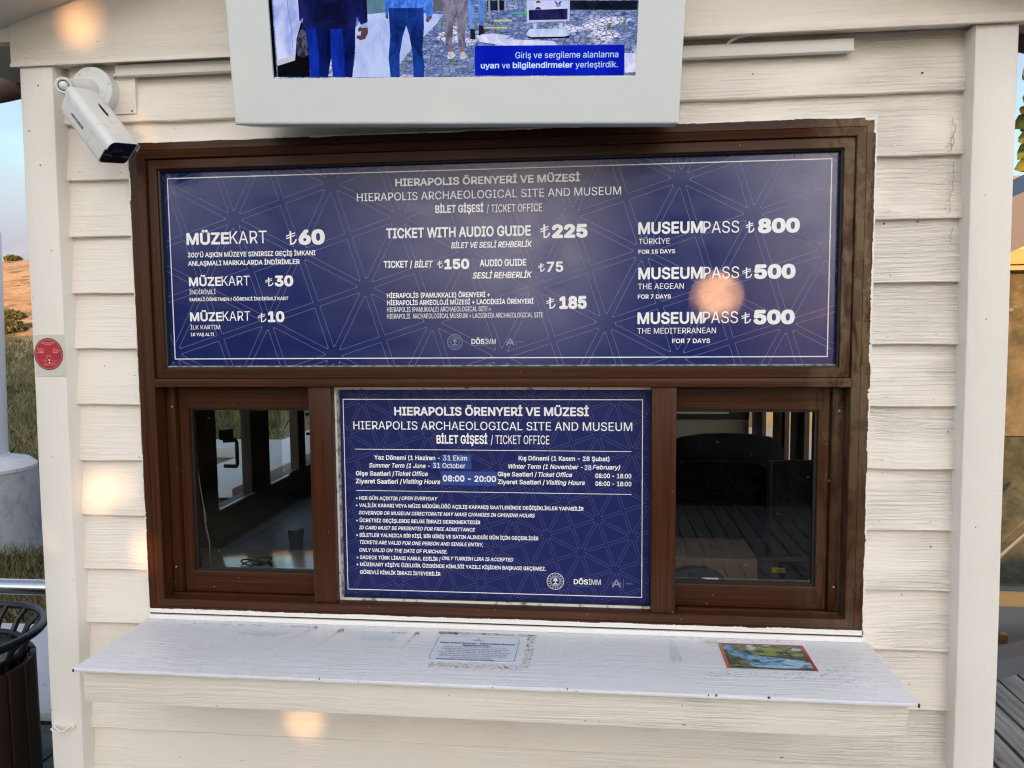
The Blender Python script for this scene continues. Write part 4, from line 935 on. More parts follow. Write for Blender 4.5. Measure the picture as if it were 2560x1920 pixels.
ORDER = ['road', 'wallg', 'wallg2', 'sun1', 'sun2', 'dark', 'dark2', 'post1', 'post2', 'post3', 'post4', 'green', 'yel1', 'yel2', 'cardark', 'tyre', 'car', 'seam', 'carsill', 'trousers', 'legin', 'legin2', 'hand', 'cuff', 'jacket', 'hand2', 'hand3', 'jeans', 'denim', 'ank1', 'ank2', 'shoe1', 'shoe2', 'grey', 'bl1', 'bl2', 'boot1', 'boot2', 'bshadow', 'base', 'leg1', 'leg2', 'aframe', 'ascreen', 'adark', 'face', 'hair', 'body', 'badge', 'badge2', 'bezel', 'caption']
from mathutils.geometry import tessellate_polygon
names = list(SCOL); mats = [SCOL[n] for n in names]; V = []; F = []; MI = []
def addp(P, y, mi, F_=None):
    n = len(V); V.extend(TM @ Vector((p[0], y, p[1])) for p in P)
    for t in (F_ if F_ is not None else tessellate_polygon([[Vector((p[0], p[1], 0)) for p in P]])): F.append(tuple(i + n for i in t)); MI.append(mi)
addp([(sx0, sz0), (sx1, sz0), (sx1, sz1), (sx0, sz1)], .0062, names.index('cobbles'), [(0, 1, 2, 3)])
for i, k in enumerate(ORDER):
    P = TV[k]
    if k == 'trousers': P = [(a, b + (.010 if i_ < 2 else 0)) for i_, (a, b) in enumerate(P)]
    if k == 'jeans': P = [(a, b + (.006 if i_ < 2 else 0)) for i_, (a, b) in enumerate(P)]
    zt = .2600
    P = [(p[0], p[1] + (0.0 if p[1] < .249 else .30)) for p in P] if k not in ('caption',) else P   # continues upward beyond the frame
    P = clip_poly(P, sx0 + .0002, sx1 - .0002, sz0 + .0002, sz1 - .0002)
    if len(P) > 2: addp(P, .0060 - i * .00008, names.index(ALIAS.get(k, k) if k not in names else k))
for s, sty, x0, x1, zb, cap in (('Giriş ve sergileme alanlarına', 'N', .6386, .8555, .1330, .0123), ('uyarı', 'B', .5643, .6038, .1135, .0118), ('ve', 'N', .6098, .627, .1135, .0118), ('bilgilendirmeler', 'B', .6331, .7612, .1135, .0118), ('yerleştirdik.', 'N', .7667, .8553, .1135, .0118)):
    X, D_, Z, FF = text3d(s, sty, x0, x1, zb, cap); n0 = len(V); V.extend(TM @ Vector((a, .0016 - d, b)) for a, d, b in zip(X, D_, Z)); F.extend(tuple(i + n0 for i in f) for f in FF); MI.extend([names.index('captxt')] * len(FF))
mesh_obj('screen_picture', V, F, None, tvt, False, mats, MI)

# ================================================================== SECURITY CAMERA
sc_ = thing('security_camera', 'white bullet security camera on a round wall plate at the left under the beam', 'camera')
mb = MB(); mb.disc((-.9700, .0005, 2.1790), (0, -1, 0), .0560, .0440, 48, chamf=.0015); mb.disc((-.9700, -.0436, 2.1790), (0, -1, 0), .0420, .0014, 40, chamf=.0012)
pl = mb.build('base_plate', M_CAM, sc_, True)
for a in (2.2, .25, -1.0): screw(-.9700 + .0490 * math.cos(a), -.0438, 2.1790 + .0490 * math.sin(a), .0030, pl)
mb = MB(); mb.tube([(-.972, -.043, 2.179), (-.976, -.075, 2.176), (-.981, -.100, 2.172)], [.026, .019, .016], 20)
mb.build('arm', M_CAM, sc_, True)
mb = MB(); bc = Vector((-.9850, -.118, 2.1665)); ax = Vector((.35, -.90, -.15)).normalized()
mb.tube([bc - ax * .010, bc - ax * .006, bc + ax * .008, bc + ax * .011], [.017, .0195, .0195, .017], 28); rg = mb.build('joint_ring', M_CAM, sc_, True)
mb = MB(); e1 = ax.orthogonal().normalized(); e2 = ax.cross(e1)
mb.tube([bc + ax * .0125 + (e1 * math.cos(2 * math.pi * k / 32) + e2 * math.sin(2 * math.pi * k / 32)) * .0158 for k in range(33)], .0036, 8, cap=False); mb.build('joint_rim', M_CAM, sc_, True)
mb = MB(); mb.tube([bc + ax * .0118, bc + ax * .0119], [.0135, .0130], 24); mb.build('joint_gap', M_BLACK, sc_)
mb = MB(); mb.tube([bc + ax * .0105, bc + ax * .0150, bc + ax * .0185, bc + ax * .020], [.0105, .0100, .0075, .003], 20); mb.build('joint_cap', M_CAM, sc_, True)
CM = Matrix(((0.3203, -0.6347, 0.7033), (0.9393, 0.1167, -0.3226), (0.1227, 0.7639, 0.6335))).to_4x4(); CM.translation = Vector((-.8511, -.130, 2.0049))
def rrect(hw, hh, rad, y, n=5):
    P = []
    for cx, cz, a0 in ((hw - rad, hh - rad, 0), (-hw + rad, hh - rad, 90), (-hw + rad, -hh + rad, 180), (hw - rad, -hh + rad, 270)):
        for k in range(n + 1):
            a = math.radians(a0 + 90 * k / n); P.append((cx + rad * math.cos(a), y, cz + rad * math.sin(a)))
    return P
def loft(secs, mat, name, parent, capA=True, capB=True):
    V = []; F = []; n = len(secs[0])
    for s in secs: V += [CM @ Vector(p) for p in s]
    for i in range(len(secs) - 1):
        for k in range(n): F.append((i * n + k, i * n + (k + 1) % n, (i + 1) * n + (k + 1) % n, (i + 1) * n + k))
    if capA: F.append(tuple(range(n - 1, -1, -1)))
    if capB: F.append(tuple((len(secs) - 1) * n + k for k in range(n)))
    o = mesh_obj(name, V, F, mat, parent); o.data.polygons.foreach_set('use_smooth', [True] * len(F)); o.data.set_sharp_from_angle(angle=math.radians(35)); return o
hw, hh = .0395, .0345
body = loft([rrect(hw, hh, .012, .0008), rrect(hw, hh, .012, .050), rrect(hw - .0007, hh - .0007, .012, .0504), rrect(hw - .0007, hh - .0007, .012, .0512), rrect(hw, hh, .012, .0516), rrect(hw, hh, .013, .150), rrect(hw - .004, hh - .004, .014, .168), rrect(hw - .014, hh - .012, .012, .182)], M_CAM, 'body', sc_)
loft([rrect(hw - .0028, hh - .0028, .010, -.0006), rrect(hw - .0024, hh - .0024, .010, .0009)], M_GBLK, 'front_glass', sc_)
loft([rrect(.0165, .0120, .003, -.0014), rrect(.0175, .013, .003, -.0005)], M_LENS, 'lens_window', sc_)
# sun shield wraps top and part of the sides
n = 16; V = []; F = []
def shp(g, y):
    P = [(-hw - g, y, .012)]
    for k in range(7): a = math.radians(180 - 90 * k / 6); P.append((-hw + .013 + (.013 + g) * math.cos(a), y, hh - .013 + (.013 + g) * math.sin(a)))
    for k in range(7): a = math.radians(90 - 90 * k / 6); P.append((hw - .013 + (.013 + g) * math.cos(a), y, hh - .013 + (.013 + g) * math.sin(a)))
    P.append((hw + g, y, .012)); return P
outer_, inner_ = [], []
for y, g in ((-.007, .0028), (.02, .0028), (.148, .0028), (.165, .0008), (.178, -.004)):
    outer_.append(shp(g, y)); inner_.append(shp(g - .0016, y))
m = len(outer_[0])
for s in outer_ + inner_: V += [CM @ Vector(p) for p in s]
k5 = len(outer_)
for i in range(k5 - 1):
    for k in range(m - 1):
        a = i * m + k; F.append((a, a + 1, a + m + 1, a + m)); b = (k5 + i) * m + k; F.append((b, b + m, b + m + 1, b + 1))
    for k in (0, m - 1): F.append((i * m + k, (i + 1) * m + k, (k5 + i + 1) * m + k, (k5 + i) * m + k))
for i in (0, k5 - 1):
    for k in range(m - 1): F.append((i * m + k, i * m + k + 1, (k5 + i) * m + k + 1, (k5 + i) * m + k))
sh = mesh_obj('sun_shield', V, F, M_CAM, sc_); sh.data.polygons.foreach_set('use_smooth', [True] * len(F)); sh.data.set_sharp_from_angle(angle=math.radians(50))
mb = MB()
P = [(.004 * math.cos(t) + .006, .100 + (.022 if math.sin(t) < 0 else .0) * 0 + .022 * math.sin(t)) for t in [2 * math.pi * k / 20 for k in range(20)]]
mb.add([CM @ Vector((x, y, hh + .0030)) for x, y in P], [tuple(range(20))]); mb.build('slot', M_BLACK, sh)
mb = MB(); c0 = CM @ Vector((.006, .088, hh + .0031)); mb.disc(c0, CM.to_3x3() @ Vector((0, 0, 1)), .0042, .0014, 14, chamf=.0005); mb.build('shield_screw', M_INT, sh, True)
X, D_, Z, FF = text3d('HIKVISION', 'B', 0, .048, 0, .0070)
M_LOGO, *_ = new_mat('dark_logo_print', (.06, .06, .065), .5)
mesh_obj('logo', [CM @ Vector((-hw - .0003 - d, .128 - x, -.010 + z)) for x, d, z in zip(X, D_, Z)], FF, M_LOGO, body)

# ================================================================== DUCTS AND CABLE
dl = MB().box(-.9130, -.545, -.030, -.0112, 2.2140, 2.2400, .0012).box(-.9190, -.9132, -.028, -.0255, 2.2150, 2.2185).box(-.9190, -.9132, -.028, -.0255, 2.2350, 2.2385).build('cable_duct', M_PVC, None, True)
tag(dl, 'white plastic cable duct under the beam between the camera plate and the display', 'cable duct', 'cable ducts')
dr = MB().box(.43, .8440, -.030, -.0112, 2.1965, 2.2235, .0012).build('cable_duct', M_PVC, None, True)
tag(dr, 'white plastic cable duct under the beam running right from the display', 'cable duct', 'cable ducts')
cb = MB().tube([(.5675, -.026, 2.222), (.574, -.034, 2.229), (.592, -.040, 2.2355), (.615, -.038, 2.2400), (.640, -.030, 2.2455)], .0035, 10).build('cable', M_PVC, None, True)
tag(cb, 'short white cable rising from the right cable duct into the beam', 'cable')
M_CAB, *_ = new_mat('painted_cable', (.62, .57, .48), .5)
cb = MB().tube([(-.942, -.012, 2.213), (-.930, -.020, 2.219), (-.917, -.022, 2.222)], .003, 8).tube([(-.946, -.010, 2.208), (-.932, -.018, 2.2145), (-.917, -.020, 2.217)], .0028, 8).build('cable', M_CAB, None, True)
tag(cb, 'twin painted over cables entering the left duct beside the camera plate', 'cable')

# ================================================================== STICKERS
M_VINYL, nt_, b_ = new_mat('sticker_film', (.60, .61, .52), .35); M_RED, *_ = new_mat('red_print', (.42, .022, .035), .4); M_RED2, *_ = new_mat('dark_red_print', (.26, .02, .035), .4); M_PINK, *_ = new_mat('pink_print', (.75, .42, .38), .5)
st = thing('round_red_sticker', 'round red leaflet sticker on a clear square backing on the left corner post', 'sticker')
box('backing', -1.1560, -1.0755, -.0464, -.0456, 1.4700, 1.5765, M_VINYL, st)
def ell(cx, cz, rx, rz, y, n=48): return [(cx + rx * math.cos(2 * math.pi * k / n), y, cz + rz * math.sin(2 * math.pi * k / n)) for k in range(n)]
scx, scz = -1.1190, 1.5268
mesh_obj('red_disc', ell(scx, scz, .0395, .0412, -.0467), [tuple(range(48))], M_RED2, st)
mesh_obj('red_disc', ell(scx - .0005, scz - .0003, .0360, .0380, -.0469), [tuple(range(48))], M_RED, st)
mb = MB(); n = 48; A = ell(scx, scz, .0358, .0378, -.0471); B = ell(scx, scz, .0352, .0372, -.0471); mb.add(A + B, [(k, (k + 1) % n, n + (k + 1) % n, n + k) for k in range(n)])
mb.build('ring_line', M_PINK, st)
mb = MB()
def bar(x0, x1, z, h): mb.add([(scx + x0, -.0471, scz + z), (scx + x1, -.0471, scz + z), (scx + x1, -.0471, scz + z + h), (scx + x0, -.0471, scz + z + h)], [(0, 1, 2, 3)])
for (x, z) in ((.001, -.0150), (.0015, -.0225)): mb.add(ell(scx + x, scz + z, .0019, .0019, -.0471, 12), [tuple(range(12))])
mb.build('dot', M_TXT, st)
# tiny lines of text too small to read, as broken strokes
mb = MB(); rr_ = random.Random(3)
for x0, x1, z, h in ((-.018, .016, .0275, .0022), (-.010, .010, .0235, .0013), (-.030, -.012, .0145, .0010), (-.031, -.012, .0110, .0010), (-.028, -.012, .0070, .0020), (-.031, -.012, .0030, .0022), (.013, .019, .0145, .0010), (.013, .026, .0110, .0010), (.013, .031, .0072, .0020), (.013, .026, .0032, .0022), (-.006, .008, -.0030, .0010), (-.006, .008, -.0055, .0010), (-.008, -.002, -.0100, .0013), (.004, .008, -.0100, .0013), (-.020, -.004, -.0155, .0010), (-.013, -.004, -.0180, .0010), (.005, .024, -.0180, .0010), (.005, .010, -.0155, .0010), (-.015, -.004, -.0230, .0010), (-.012, -.004, -.0270, .0010), (.006, .016, -.0230, .0010), (.006, .018, -.0255, .0010), (-.013, .022, -.0282, .0010)):
    x = x0
    while x < x1 - .0006:
        w = rr_.uniform(.0006, .0022); bar(x, min(x + w, x1), z, h * rr_.uniform(.7, 1)); x += w + rr_.uniform(.0003, .0007)
stuff(mb.build('fine_print', M_PINK, st))

cz_ = .8283
M_NOTICE, nt_, b_ = new_mat('pale_notice_film', (.70, .77, .88), .3)
nt0 = thing('notice_sticker', 'pale blue white paper data protection notice stuck on the middle of the counter', 'notice')
def rr_poly(x0, x1, y0, y1, rad, z, n=6):
    P = []
    for cx, cy, a0 in ((x1 - rad, y1 - rad, 0), (x0 + rad, y1 - rad, 90), (x0 + rad, y0 + rad, 180), (x1 - rad, y0 + rad, 270)):
        for k in range(n + 1): a = math.radians(a0 + 90 * k / n); P.append((cx + rad * math.cos(a), cy + rad * math.sin(a), z))
    return P
def sheet(name, P, th, mat, par):
    n = len(P); V = [(p[0], p[1], p[2]) for p in P] + [(p[0], p[1], p[2] - th) for p in P]
    return mesh_obj(name, V, [tuple(range(n)), tuple(range(2 * n - 1, n - 1, -1))] + [(k, n + k, n + (k + 1) % n, (k + 1) % n) for k in range(n)], mat, par)
sheet('paper', rr_poly(-.1150, .0880, -.1990, -.0620, .010, cz_ + .0007), .0006, M_NOTICE, nt0)
mb = MB(); A = rr_poly(-.1130, .0860, -.1975, -.0635, .010, cz_ + .0009); B = rr_poly(-.1121, .0851, -.1966, -.0644, .0095, cz_ + .0009); n = len(A)
mb.add(A + B, [(k, (k + 1) % n, n + (k + 1) % n, n + k) for k in range(n)]); mb.build('border_line', M_INK, nt0)
for s, sty, x0, x1, yb, cap in (('Kişisel Verilerin Korunması - Kişisel Verilerin İşlenmesi', 'X', -.1035, .0785, -.1065, .0075), ('Bilgilendirme Metni', 'X', -.0464, .0195, -.1180, .0072),
        ('Şirketimiz SICPA TÜRKİYE Ürün Güvenliği San. Ve Tic. A.Ş.', 'N', -.0894, .0595, -.1270, .0055), ('tarafından MüzeKart kişiselleştirme işlemleri amacı ile kişisel', 'N', -.0946, .0661, -.1380, .0055),
        ('verileriniz işlenmektedir. İşbu "Bilgilendirme Metni",', 'N', -.0832, .0508, -.1470, .0055), ('SICPA TÜRKİYE Ürün Güvenliği San. Ve Tic. A.Ş. olarak, 6698 sayılı', 'N', -.0998, .0723, -.1565, .0055),
        ('Kişisel Verilerin Korunması Kanunu ("KVKK") uyarınca, bize', 'N', -.0916, .0639, -.1665, .0055), ('sağladığınız kişisel verileri korumak için gerekli tüm teknik ve', 'N', -.0944, .0662, -.1755, .0055),
        ('idari güvenlik önlemlerini almaktayız.', 'N', -.0623, .0344, -.1860, .0055), ('Detaylı bilgilere www.ktb.gov.tr adresinden', 'B', -.0953, .0400, -.1955, .0055), ('SICPA', 'F', -.0285, .0014, -.0870, .0065), ('A', 'F', -.022, -.006, -.090, .018)):
    X, D_, Z, FF = text3d(s, sty, x0, x1, yb, cap)
    mesh_obj('lettering', [(x, y, cz_ + .0009 + d) for x, d, y in zip(X, D_, Z)], FF, M_INK if sty != 'F' else M_FAINT, nt0)

ps = thing('picture_sticker', 'worn colourful landscape picture sticker with red edges on the right of the counter', 'sticker')
px0, px1, py0, py1 = .5600, .7560, -.1835, -.0480
def pm(name, c1, c2, sc=40, rough=.35):
    m, nt, b = new_mat(name, c1, rough); f = noise(nt, pos(nt, (sc, sc * 1.6, sc), 0), 1, 5, .65)
    nt.links.new(mixcol(nt, ramp(nt, f, .4, .6), c1, c2), b.inputs['Base Color']); return m
P_GR = pm('picture_green', (.035, .06, .03), (.26, .32, .10), 55); P_DK = pm('picture_dark_foliage', (.02, .03, .025), (.13, .17, .10), 90); P_BL = pm('picture_water', (.05, .18, .34), (.30, .52, .66), 45)
P_LB = pm('picture_pale_water', (.26, .46, .66), (.55, .66, .78), 30); P_TN = pm('picture_tan_rock', (.35, .25, .15), (.16, .14, .10), 60); P_WH = pm('picture_worn_white', (.62, .66, .70), (.40, .44, .46), 60)
P_OR = pm('picture_orange', (.50, .10, .04), (.62, .25, .08), 12); P_RD = pm('picture_red', (.46, .03, .05), (.52, .07, .05), 14); P_YG = pm('picture_yellow_green', (.30, .34, .08), (.20, .26, .07), 40)
def pp_(pts, z, mat, name='picture_area', par=ps):
    P = [(px0 + (px1 - px0) * u, py0 + (py1 - py0) * v) for u, v in pts]; return sheet(name, [(a, b, cz_ + z) for a, b in P], .0003, mat, par)
sheet('paper', [(px0, py0, cz_ + .0006), (px1, py0, cz_ + .0006), (px1, py1, cz_ + .0006), (px0, py1, cz_ + .0006)], .0005, P_DK, ps)
pp_([(0, 0), (.035, 0), (.035, 1), (0, 1)], .0010, P_OR, 'edge_strip'); pp_([(.965, 0), (1, 0), (1, 1), (.965, 1)], .0010, P_RD, 'edge_strip'); pp_([(.036, .965), (.964, .965), (.964, 1), (.036, 1)], .0010, P_RD, 'edge_strip'); pp_([(.036, 0), (.964, 0), (.964, .012), (.036, .012)], .0010, P_TN, 'edge_strip')
rp = random.Random(5)
def fuzzy(cx, cy, rx, ry, z, mat, n=18):
    pts = []
    for k in range(n):
        t = 2 * math.pi * k / n; q = 1 + rp.uniform(-.3, .25); pts.append((min(.962, max(.038, cx + rx * math.cos(t) * q)), min(.96, max(.015, cy + ry * math.sin(t) * q))))
    pp_(pts, z, mat)
fuzzy(.5, .78, .46, .17, .0008, P_GR, 26); fuzzy(.60, .75, .11, .11, .0010, P_YG); fuzzy(.88, .60, .09, .07, .0010, P_YG); fuzzy(.52, .58, .18, .05, .0011, P_YG)
pp_([(.08, .78), (.20, .70), (.40, .52), (.62, .44), (.80, .42), (.96, .30), (.96, .08), (.6, .05), (.3, .08), (.26, .25), (.2, .42), (.08, .55)], .0011, P_BL)
fuzzy(.80, .26, .15, .12, .0013, P_LB, 22); fuzzy(.60, .10, .20, .04, .0013, P_LB); fuzzy(.33, .38, .07, .05, .0012, P_BL)
fuzzy(.13, .28, .10, .16, .0013, P_DK); fuzzy(.22, .25, .06, .05, .0015, P_TN); fuzzy(.09, .10, .05, .04, .0015, P_TN); fuzzy(.15, .45, .05, .03, .0015, P_TN); fuzzy(.36, .30, .05, .06, .0015, P_DK)
fuzzy(.37, .86, .05, .08, .0014, P_WH, 14); fuzzy(.35, .76, .05, .03, .0015, P_WH); fuzzy(.56, .93, .05, .02, .0014, P_WH); fuzzy(.89, .80, .06, .06, .0014, P_WH); fuzzy(.1, .80, .07, .12, .0012, P_BL); fuzzy(.45, .70, .06, .05, .0013, P_DK); fuzzy(.72, .66, .08, .08, .0013, P_DK)
for k in range(26): fuzzy(rp.uniform(.06, .95), rp.uniform(.45, .95), rp.uniform(.01, .03), rp.uniform(.008, .02), .0016 + k * .00002, rp.choice([P_DK, P_GR, P_TN, P_WH, P_YG]), 9)
for k in range(18): fuzzy(rp.uniform(.25, .95), rp.uniform(.05, .40), rp.uniform(.015, .05), rp.uniform(.006, .015), .0016 + k * .00002, rp.choice([P_LB, P_BL, P_WH, P_DK]), 9)

# ================================================================== INSIDE THE KIOSK
M_DESK, nt_, b_ = new_mat('glossy_desk_laminate', (.40, .36, .32), .12, 0, .9)
c_ = mixcol(nt_, noise(nt_, pos(nt_, (3, 40, 40)), 1, 4), (.36, .31, .27), (.46, .41, .37)); nt_.links.new(c_, b_.inputs['Base Color'])
M_DESK2, *_ = new_mat('dark_desk_laminate', (.030, .028, .027), .45)
b_.inputs['IOR'].default_value = 2.3
dk = thing('desk', 'long glossy brown desk standing inside behind the left sliding pane', 'desk')
box('desk_top', -1.05, -.20, .105, .430, .857, .885, M_DESK, dk, .002); box('side_panel', -1.04, -1.02, .12, .41, .001, .8565, M_INT, dk); box('side_panel', -.24, -.22, .12, .41, .001, .8565, M_INT, dk)
dk2 = thing('side_desk', 'dark grey side desk along the left wall beneath the side windows', 'desk')
box('desk_top', -1.075, -.35, .56, 1.95, .797, .825, M_DESK2, dk2, .002); box('side_panel', -1.06, -.37, 1.90, 1.92, .001, .7965, M_INT, dk2)
dk3 = thing('side_desk', 'dark low desk behind the right sliding pane under the screen and carton', 'desk')
box('desk_top', .30, 1.08, .105, .75, .837, .865, M_DESK2, dk3, .002); box('side_panel', .32, .34, .12, .72, .001, .8365, M_INT, dk3)
M_CORD, *_ = new_mat('dirty_white_cord', (.34, .31, .26), .6)
o = MB().tube([(-.901, .25, 1.43), (-.9016, .25, 1.321), (-.896, .25, 1.227), (-.886, .25, 1.12), (-.8783, .25, 1.066), (-.8775, .252, 1.02), (-.868, .25, .98), (-.8646, .25, .955), (-.866, .252, .91), (-.868, .26, .887)], .0018, 8).tube([(-.8783, .252, 1.066), (-.875, .256, 1.03), (-.876, .252, 1.0), (-.8646, .25, .955)], .0014, 6).build('hanging_cord', M_CORD, None, True)
tag(o, 'thin pale cord hanging behind the left sliding pane down to the desk', 'cord')
pts = [(-.715 + .042 * math.cos(t) + .004 * math.sin(3 * t), -.045 + .28 + .026 * math.sin(t), .890 + .006 * math.sin(1.7 * t) + .0010 * t) for t in [k * .35 for k in range(60)]]
o = MB().tube(pts, .0022, 6).build('cable_coil', M_BLACK, None, True); tag(o, 'small coil of black cable lying on the desk behind the left pane', 'cable')
o = MB(); o.tube([(-.897, .23, .886), (-.893, .225, .905), (-.899, .22, .928), (-.905, .222, .945)], [.016, .013, .012, .005], 14); o = o.build('desk_phone_handset', M_BLACK, None, True); tag(o, 'black upright handset shape on the desk at the left edge of the left pane', 'handset')
M_CUP, *_ = new_mat('dark_blue_cup', (.006, .010, .022), .45)
o = MB(); o.tube([(-.748, .62, .8255), (-.748, .62, .890), (-.748, .62, .902), (-.748, .62, .9025)], [.020, .027, .0275, .022], 24); o = o.build('cup', M_CUP, None, True); tag(o, 'dark blue cup standing on the side desk behind the glossy desk', 'cup')
# chair
M_MESH, nt_, b_ = new_mat('black_chair_fabric', (.010, .010, .011), .8)
def slab_shape(cx, cy, z0, z1, hw, rad, th, tilt, name, mat, par, rot=0, taper=.85, bow=.012):
    P = []; n = 7
    def corner(ax, az, a0, r):
        return [(ax + r * math.cos(math.radians(a0 + 90 * k / n)), az + r * math.sin(math.radians(a0 + 90 * k / n))) for k in range(n + 1)]
    h = z1 - z0
    P += corner(hw - rad, h - rad, 0, rad) + [(x, h + bow * (1 - (x / hw) ** 2)) for x in (hw * .4, 0, -hw * .4)] + corner(-hw + rad, h - rad, 90, rad) + corner(-hw * taper + rad, rad, 180, rad) + corner(hw * taper - rad, rad, 270, rad)
    Mx = Matrix.Translation((cx, cy, z0)) @ Matrix.Rotation(rot, 4, 'Z') @ Matrix.Rotation(tilt, 4, 'X'); m = len(P)
    secs = [[(x * .985, -th / 2, h / 2 + (z - h / 2) * .985) for x, z in P], [(x, -th / 2 + .006, z) for x, z in P], [(x, th / 2 - .006, z) for x, z in P], [(x * .985, th / 2, h / 2 + (z - h / 2) * .985) for x, z in P]]
    V = [Mx @ Vector(p) for s in secs for p in s]; F = [(i * m + k, i * m + (k + 1) % m, (i + 1) * m + (k + 1) % m, (i + 1) * m + k) for i in range(3) for k in range(m)] + [tuple(range(m - 1, -1, -1)), tuple(3 * m + k for k in range(m))]
    o = mesh_obj(name, V, F, mat, par); o.data.polygons.foreach_set('use_smooth', [True] * len(F)); o.data.set_sharp_from_angle(angle=math.radians(40)); return o
ch = thing('office_chair', 'black office chair with tall rounded mesh back behind the right sliding pane', 'chair')
slab_shape(.80, 1.30, .66, 1.125, .235, .075, .05, -.10, 'backrest', M_MESH, ch, .1)
slab_shape(.80, 1.00, .47, .53, .24, .028, .46, 0, 'seat', M_MESH, ch, .1, 1.0, 0)
MB().tube([(.80, 1.30, .70), (.80, 1.34, .55), (.80, 1.20, .46)], .022, 10).build('back_bar', M_BLACK, ch, True); MB().tube([(.80, 1.0, .46), (.80, 1.0, .10)], [.025, .03], 12).build('stem', M_BLACK, ch, True)
for k in range(5):
    a = k * 2 * math.pi / 5; MB().tube([(.80, 1.0, .11), (.80 + .28 * math.cos(a), 1.0 + .28 * math.sin(a), .075)], [.022, .016], 8).build('foot_arm', M_BLACK, ch, True); MB().disc((.80 + .28 * math.cos(a), .985 + .28 * math.sin(a), .03), (0, 1, 0), .03, .03, 12).build('castor', M_BLACK, ch, True)
ch2 = thing('office_chair', 'lower black chair back standing in front of the tall office chair', 'chair')
slab_shape(.70, .98, .58, 1.075, .20, .055, .05, -.06, 'backrest', M_MESH, ch2, -.05, .95, .006); slab_shape(.72, .80, .44, .50, .20, .028, .36, 0, 'seat', M_MESH, ch2, 0, 1, 0)
for dx in (-.16, .16):
    for dy in (-.1, .12): MB().tube([(.72 + dx, .80 + dy, .45), (.72 + dx * 1.15, .80 + dy * 1.2, .002)], .011, 8).build('leg', M_BLACK, ch2, True)
mo = thing('monitor', 'black computer monitor seen from behind at the right of the right sliding pane', 'monitor')
Mx = Matrix.Translation((.86, .45, .90)) @ Matrix.Rotation(.12, 4, 'Z'); MB().box(-.085, .28, -.018, .018, .0, .283, .004, M=Mx).build('housing', M_BLACK, mo, True)
MB().box(-.079, .274, -.0215, -.0185, .006, .277, .001, M=Mx).build('back_cover', M_MESH, mo, True); MB().box(.07, .11, -.01, .01, -.034, -.001, .002, M=Mx).build('stand', M_BLACK, mo, True)
M_CARD, *_ = new_mat('brown_cardboard', (.15, .10, .065), .8)
o = MB().box(.36, .7206, .30, .50, .8655, .9287, .0015).build('carton', M_CARD, None); tag(o, 'flat brown cardboard box lying on the desk behind the right pane', 'box')
M_YEL, *_ = new_mat('yellow_label', (.48, .30, .03), .5)
yl = thing('warning_label', 'small yellow label on the desk items behind the right pane', 'label'); box('label_plate', .7596, .7950, .296, .300, .8934, .9069, M_YEL, yl); box('label_text', .772, .790, .2950, .2958, .8975, .9025, M_TAPE, yl); yl.children[1].data.materials[0] = new_mat('label_brown', (.22, .12, .02), .6)[0]
o = MB().box(.7960, .86, .297, .38, .8655, .900, .002).build('small_box', M_BLACK, None); tag(o, 'small dark device beside the yellow label behind the right pane', 'device')
pos_t = thing('card_terminal', 'dark card payment terminal with a small white bank label behind the right pane', 'terminal')
slab_shape(.535, .16, .866, .935, .072, .024, .07, -.2, 'body', M_MESH, pos_t, 0, 1.1, .01)
box('label_plate', .5443, .5852, .1175, .1190, .9228, .9325, M_TXT, pos_t); lettering('Ziraat Bankası', 'B', .5515, .5840, .9258, .0042, .1172, M_INK, pos_t); box('label_mark', .5455, .5495, .1170, .1174, .9238, .9315, new_mat('label_red', (.4, .02, .02), .5)[0], pos_t)

# ================================================================== GROUND, DECK, HILL
def veg_mat(name, c1, c2, sc, rough=.9, transl=False):
    m, nt, b = new_mat(name, c1, rough, 0, .2); oi = nt.nodes.new('ShaderNodeNewGeometry')
    f = noise(nt, pos(nt, (sc,) * 3, 0), 1, 5, .6); mx = mixcol(nt, ramp(nt, f, .35, .65), c1, c2)
    r = nt.nodes.new('ShaderNodeMapRange'); r.inputs['To Min'].default_value = .55; r.inputs['To Max'].default_value = 1.35; nt.links.new(oi.outputs['Random Per Island'], r.inputs[0])
    vm = nt.nodes.new('ShaderNodeVectorMath'); vm.operation = 'SCALE'; nt.links.new(mx, vm.inputs[0]); nt.links.new(r.outputs[0], vm.inputs['Scale']); nt.links.new(vm.outputs[0], b.inputs['Base Color']); return m
M_GROUND, nt_, b_ = new_mat('dry_soil_and_grass', (.16, .14, .10), .95, 0, .1)
f_ = noise(nt_, pos(nt_, (.35, .35, .35), 0), 1, 8, .65); f2_ = noise(nt_, pos(nt_, (9, 9, 9), 0), 1, 4, .7)
c_ = mixcol(nt_, ramp(nt_, f_, .42, .58), (.13, .14, .075), (.24, .20, .14)); c_ = mixcol(nt_, ramp(nt_, f2_, .45, .62, 0, .6), c_, (.045, .055, .03)); nt_.links.new(c_, b_.inputs['Base Color'])
bump(nt_, b_, f2_, .8, .03)
M_HILL, nt_, b_ = new_mat('bare_hillside', (.23, .16, .10), .95, 0, .1)
v_ = pos(nt_, (.16, .16, .5), 0); f_ = noise(nt_, v_, 1, 9, .68, .6); f2_ = noise(nt_, pos(nt_, (1.1, 1.1, 2.2), 0), 1, 6, .7); f3_ = noise(nt_, pos(nt_, (.5, .5, 2.4), 0), 1, 4, .6)
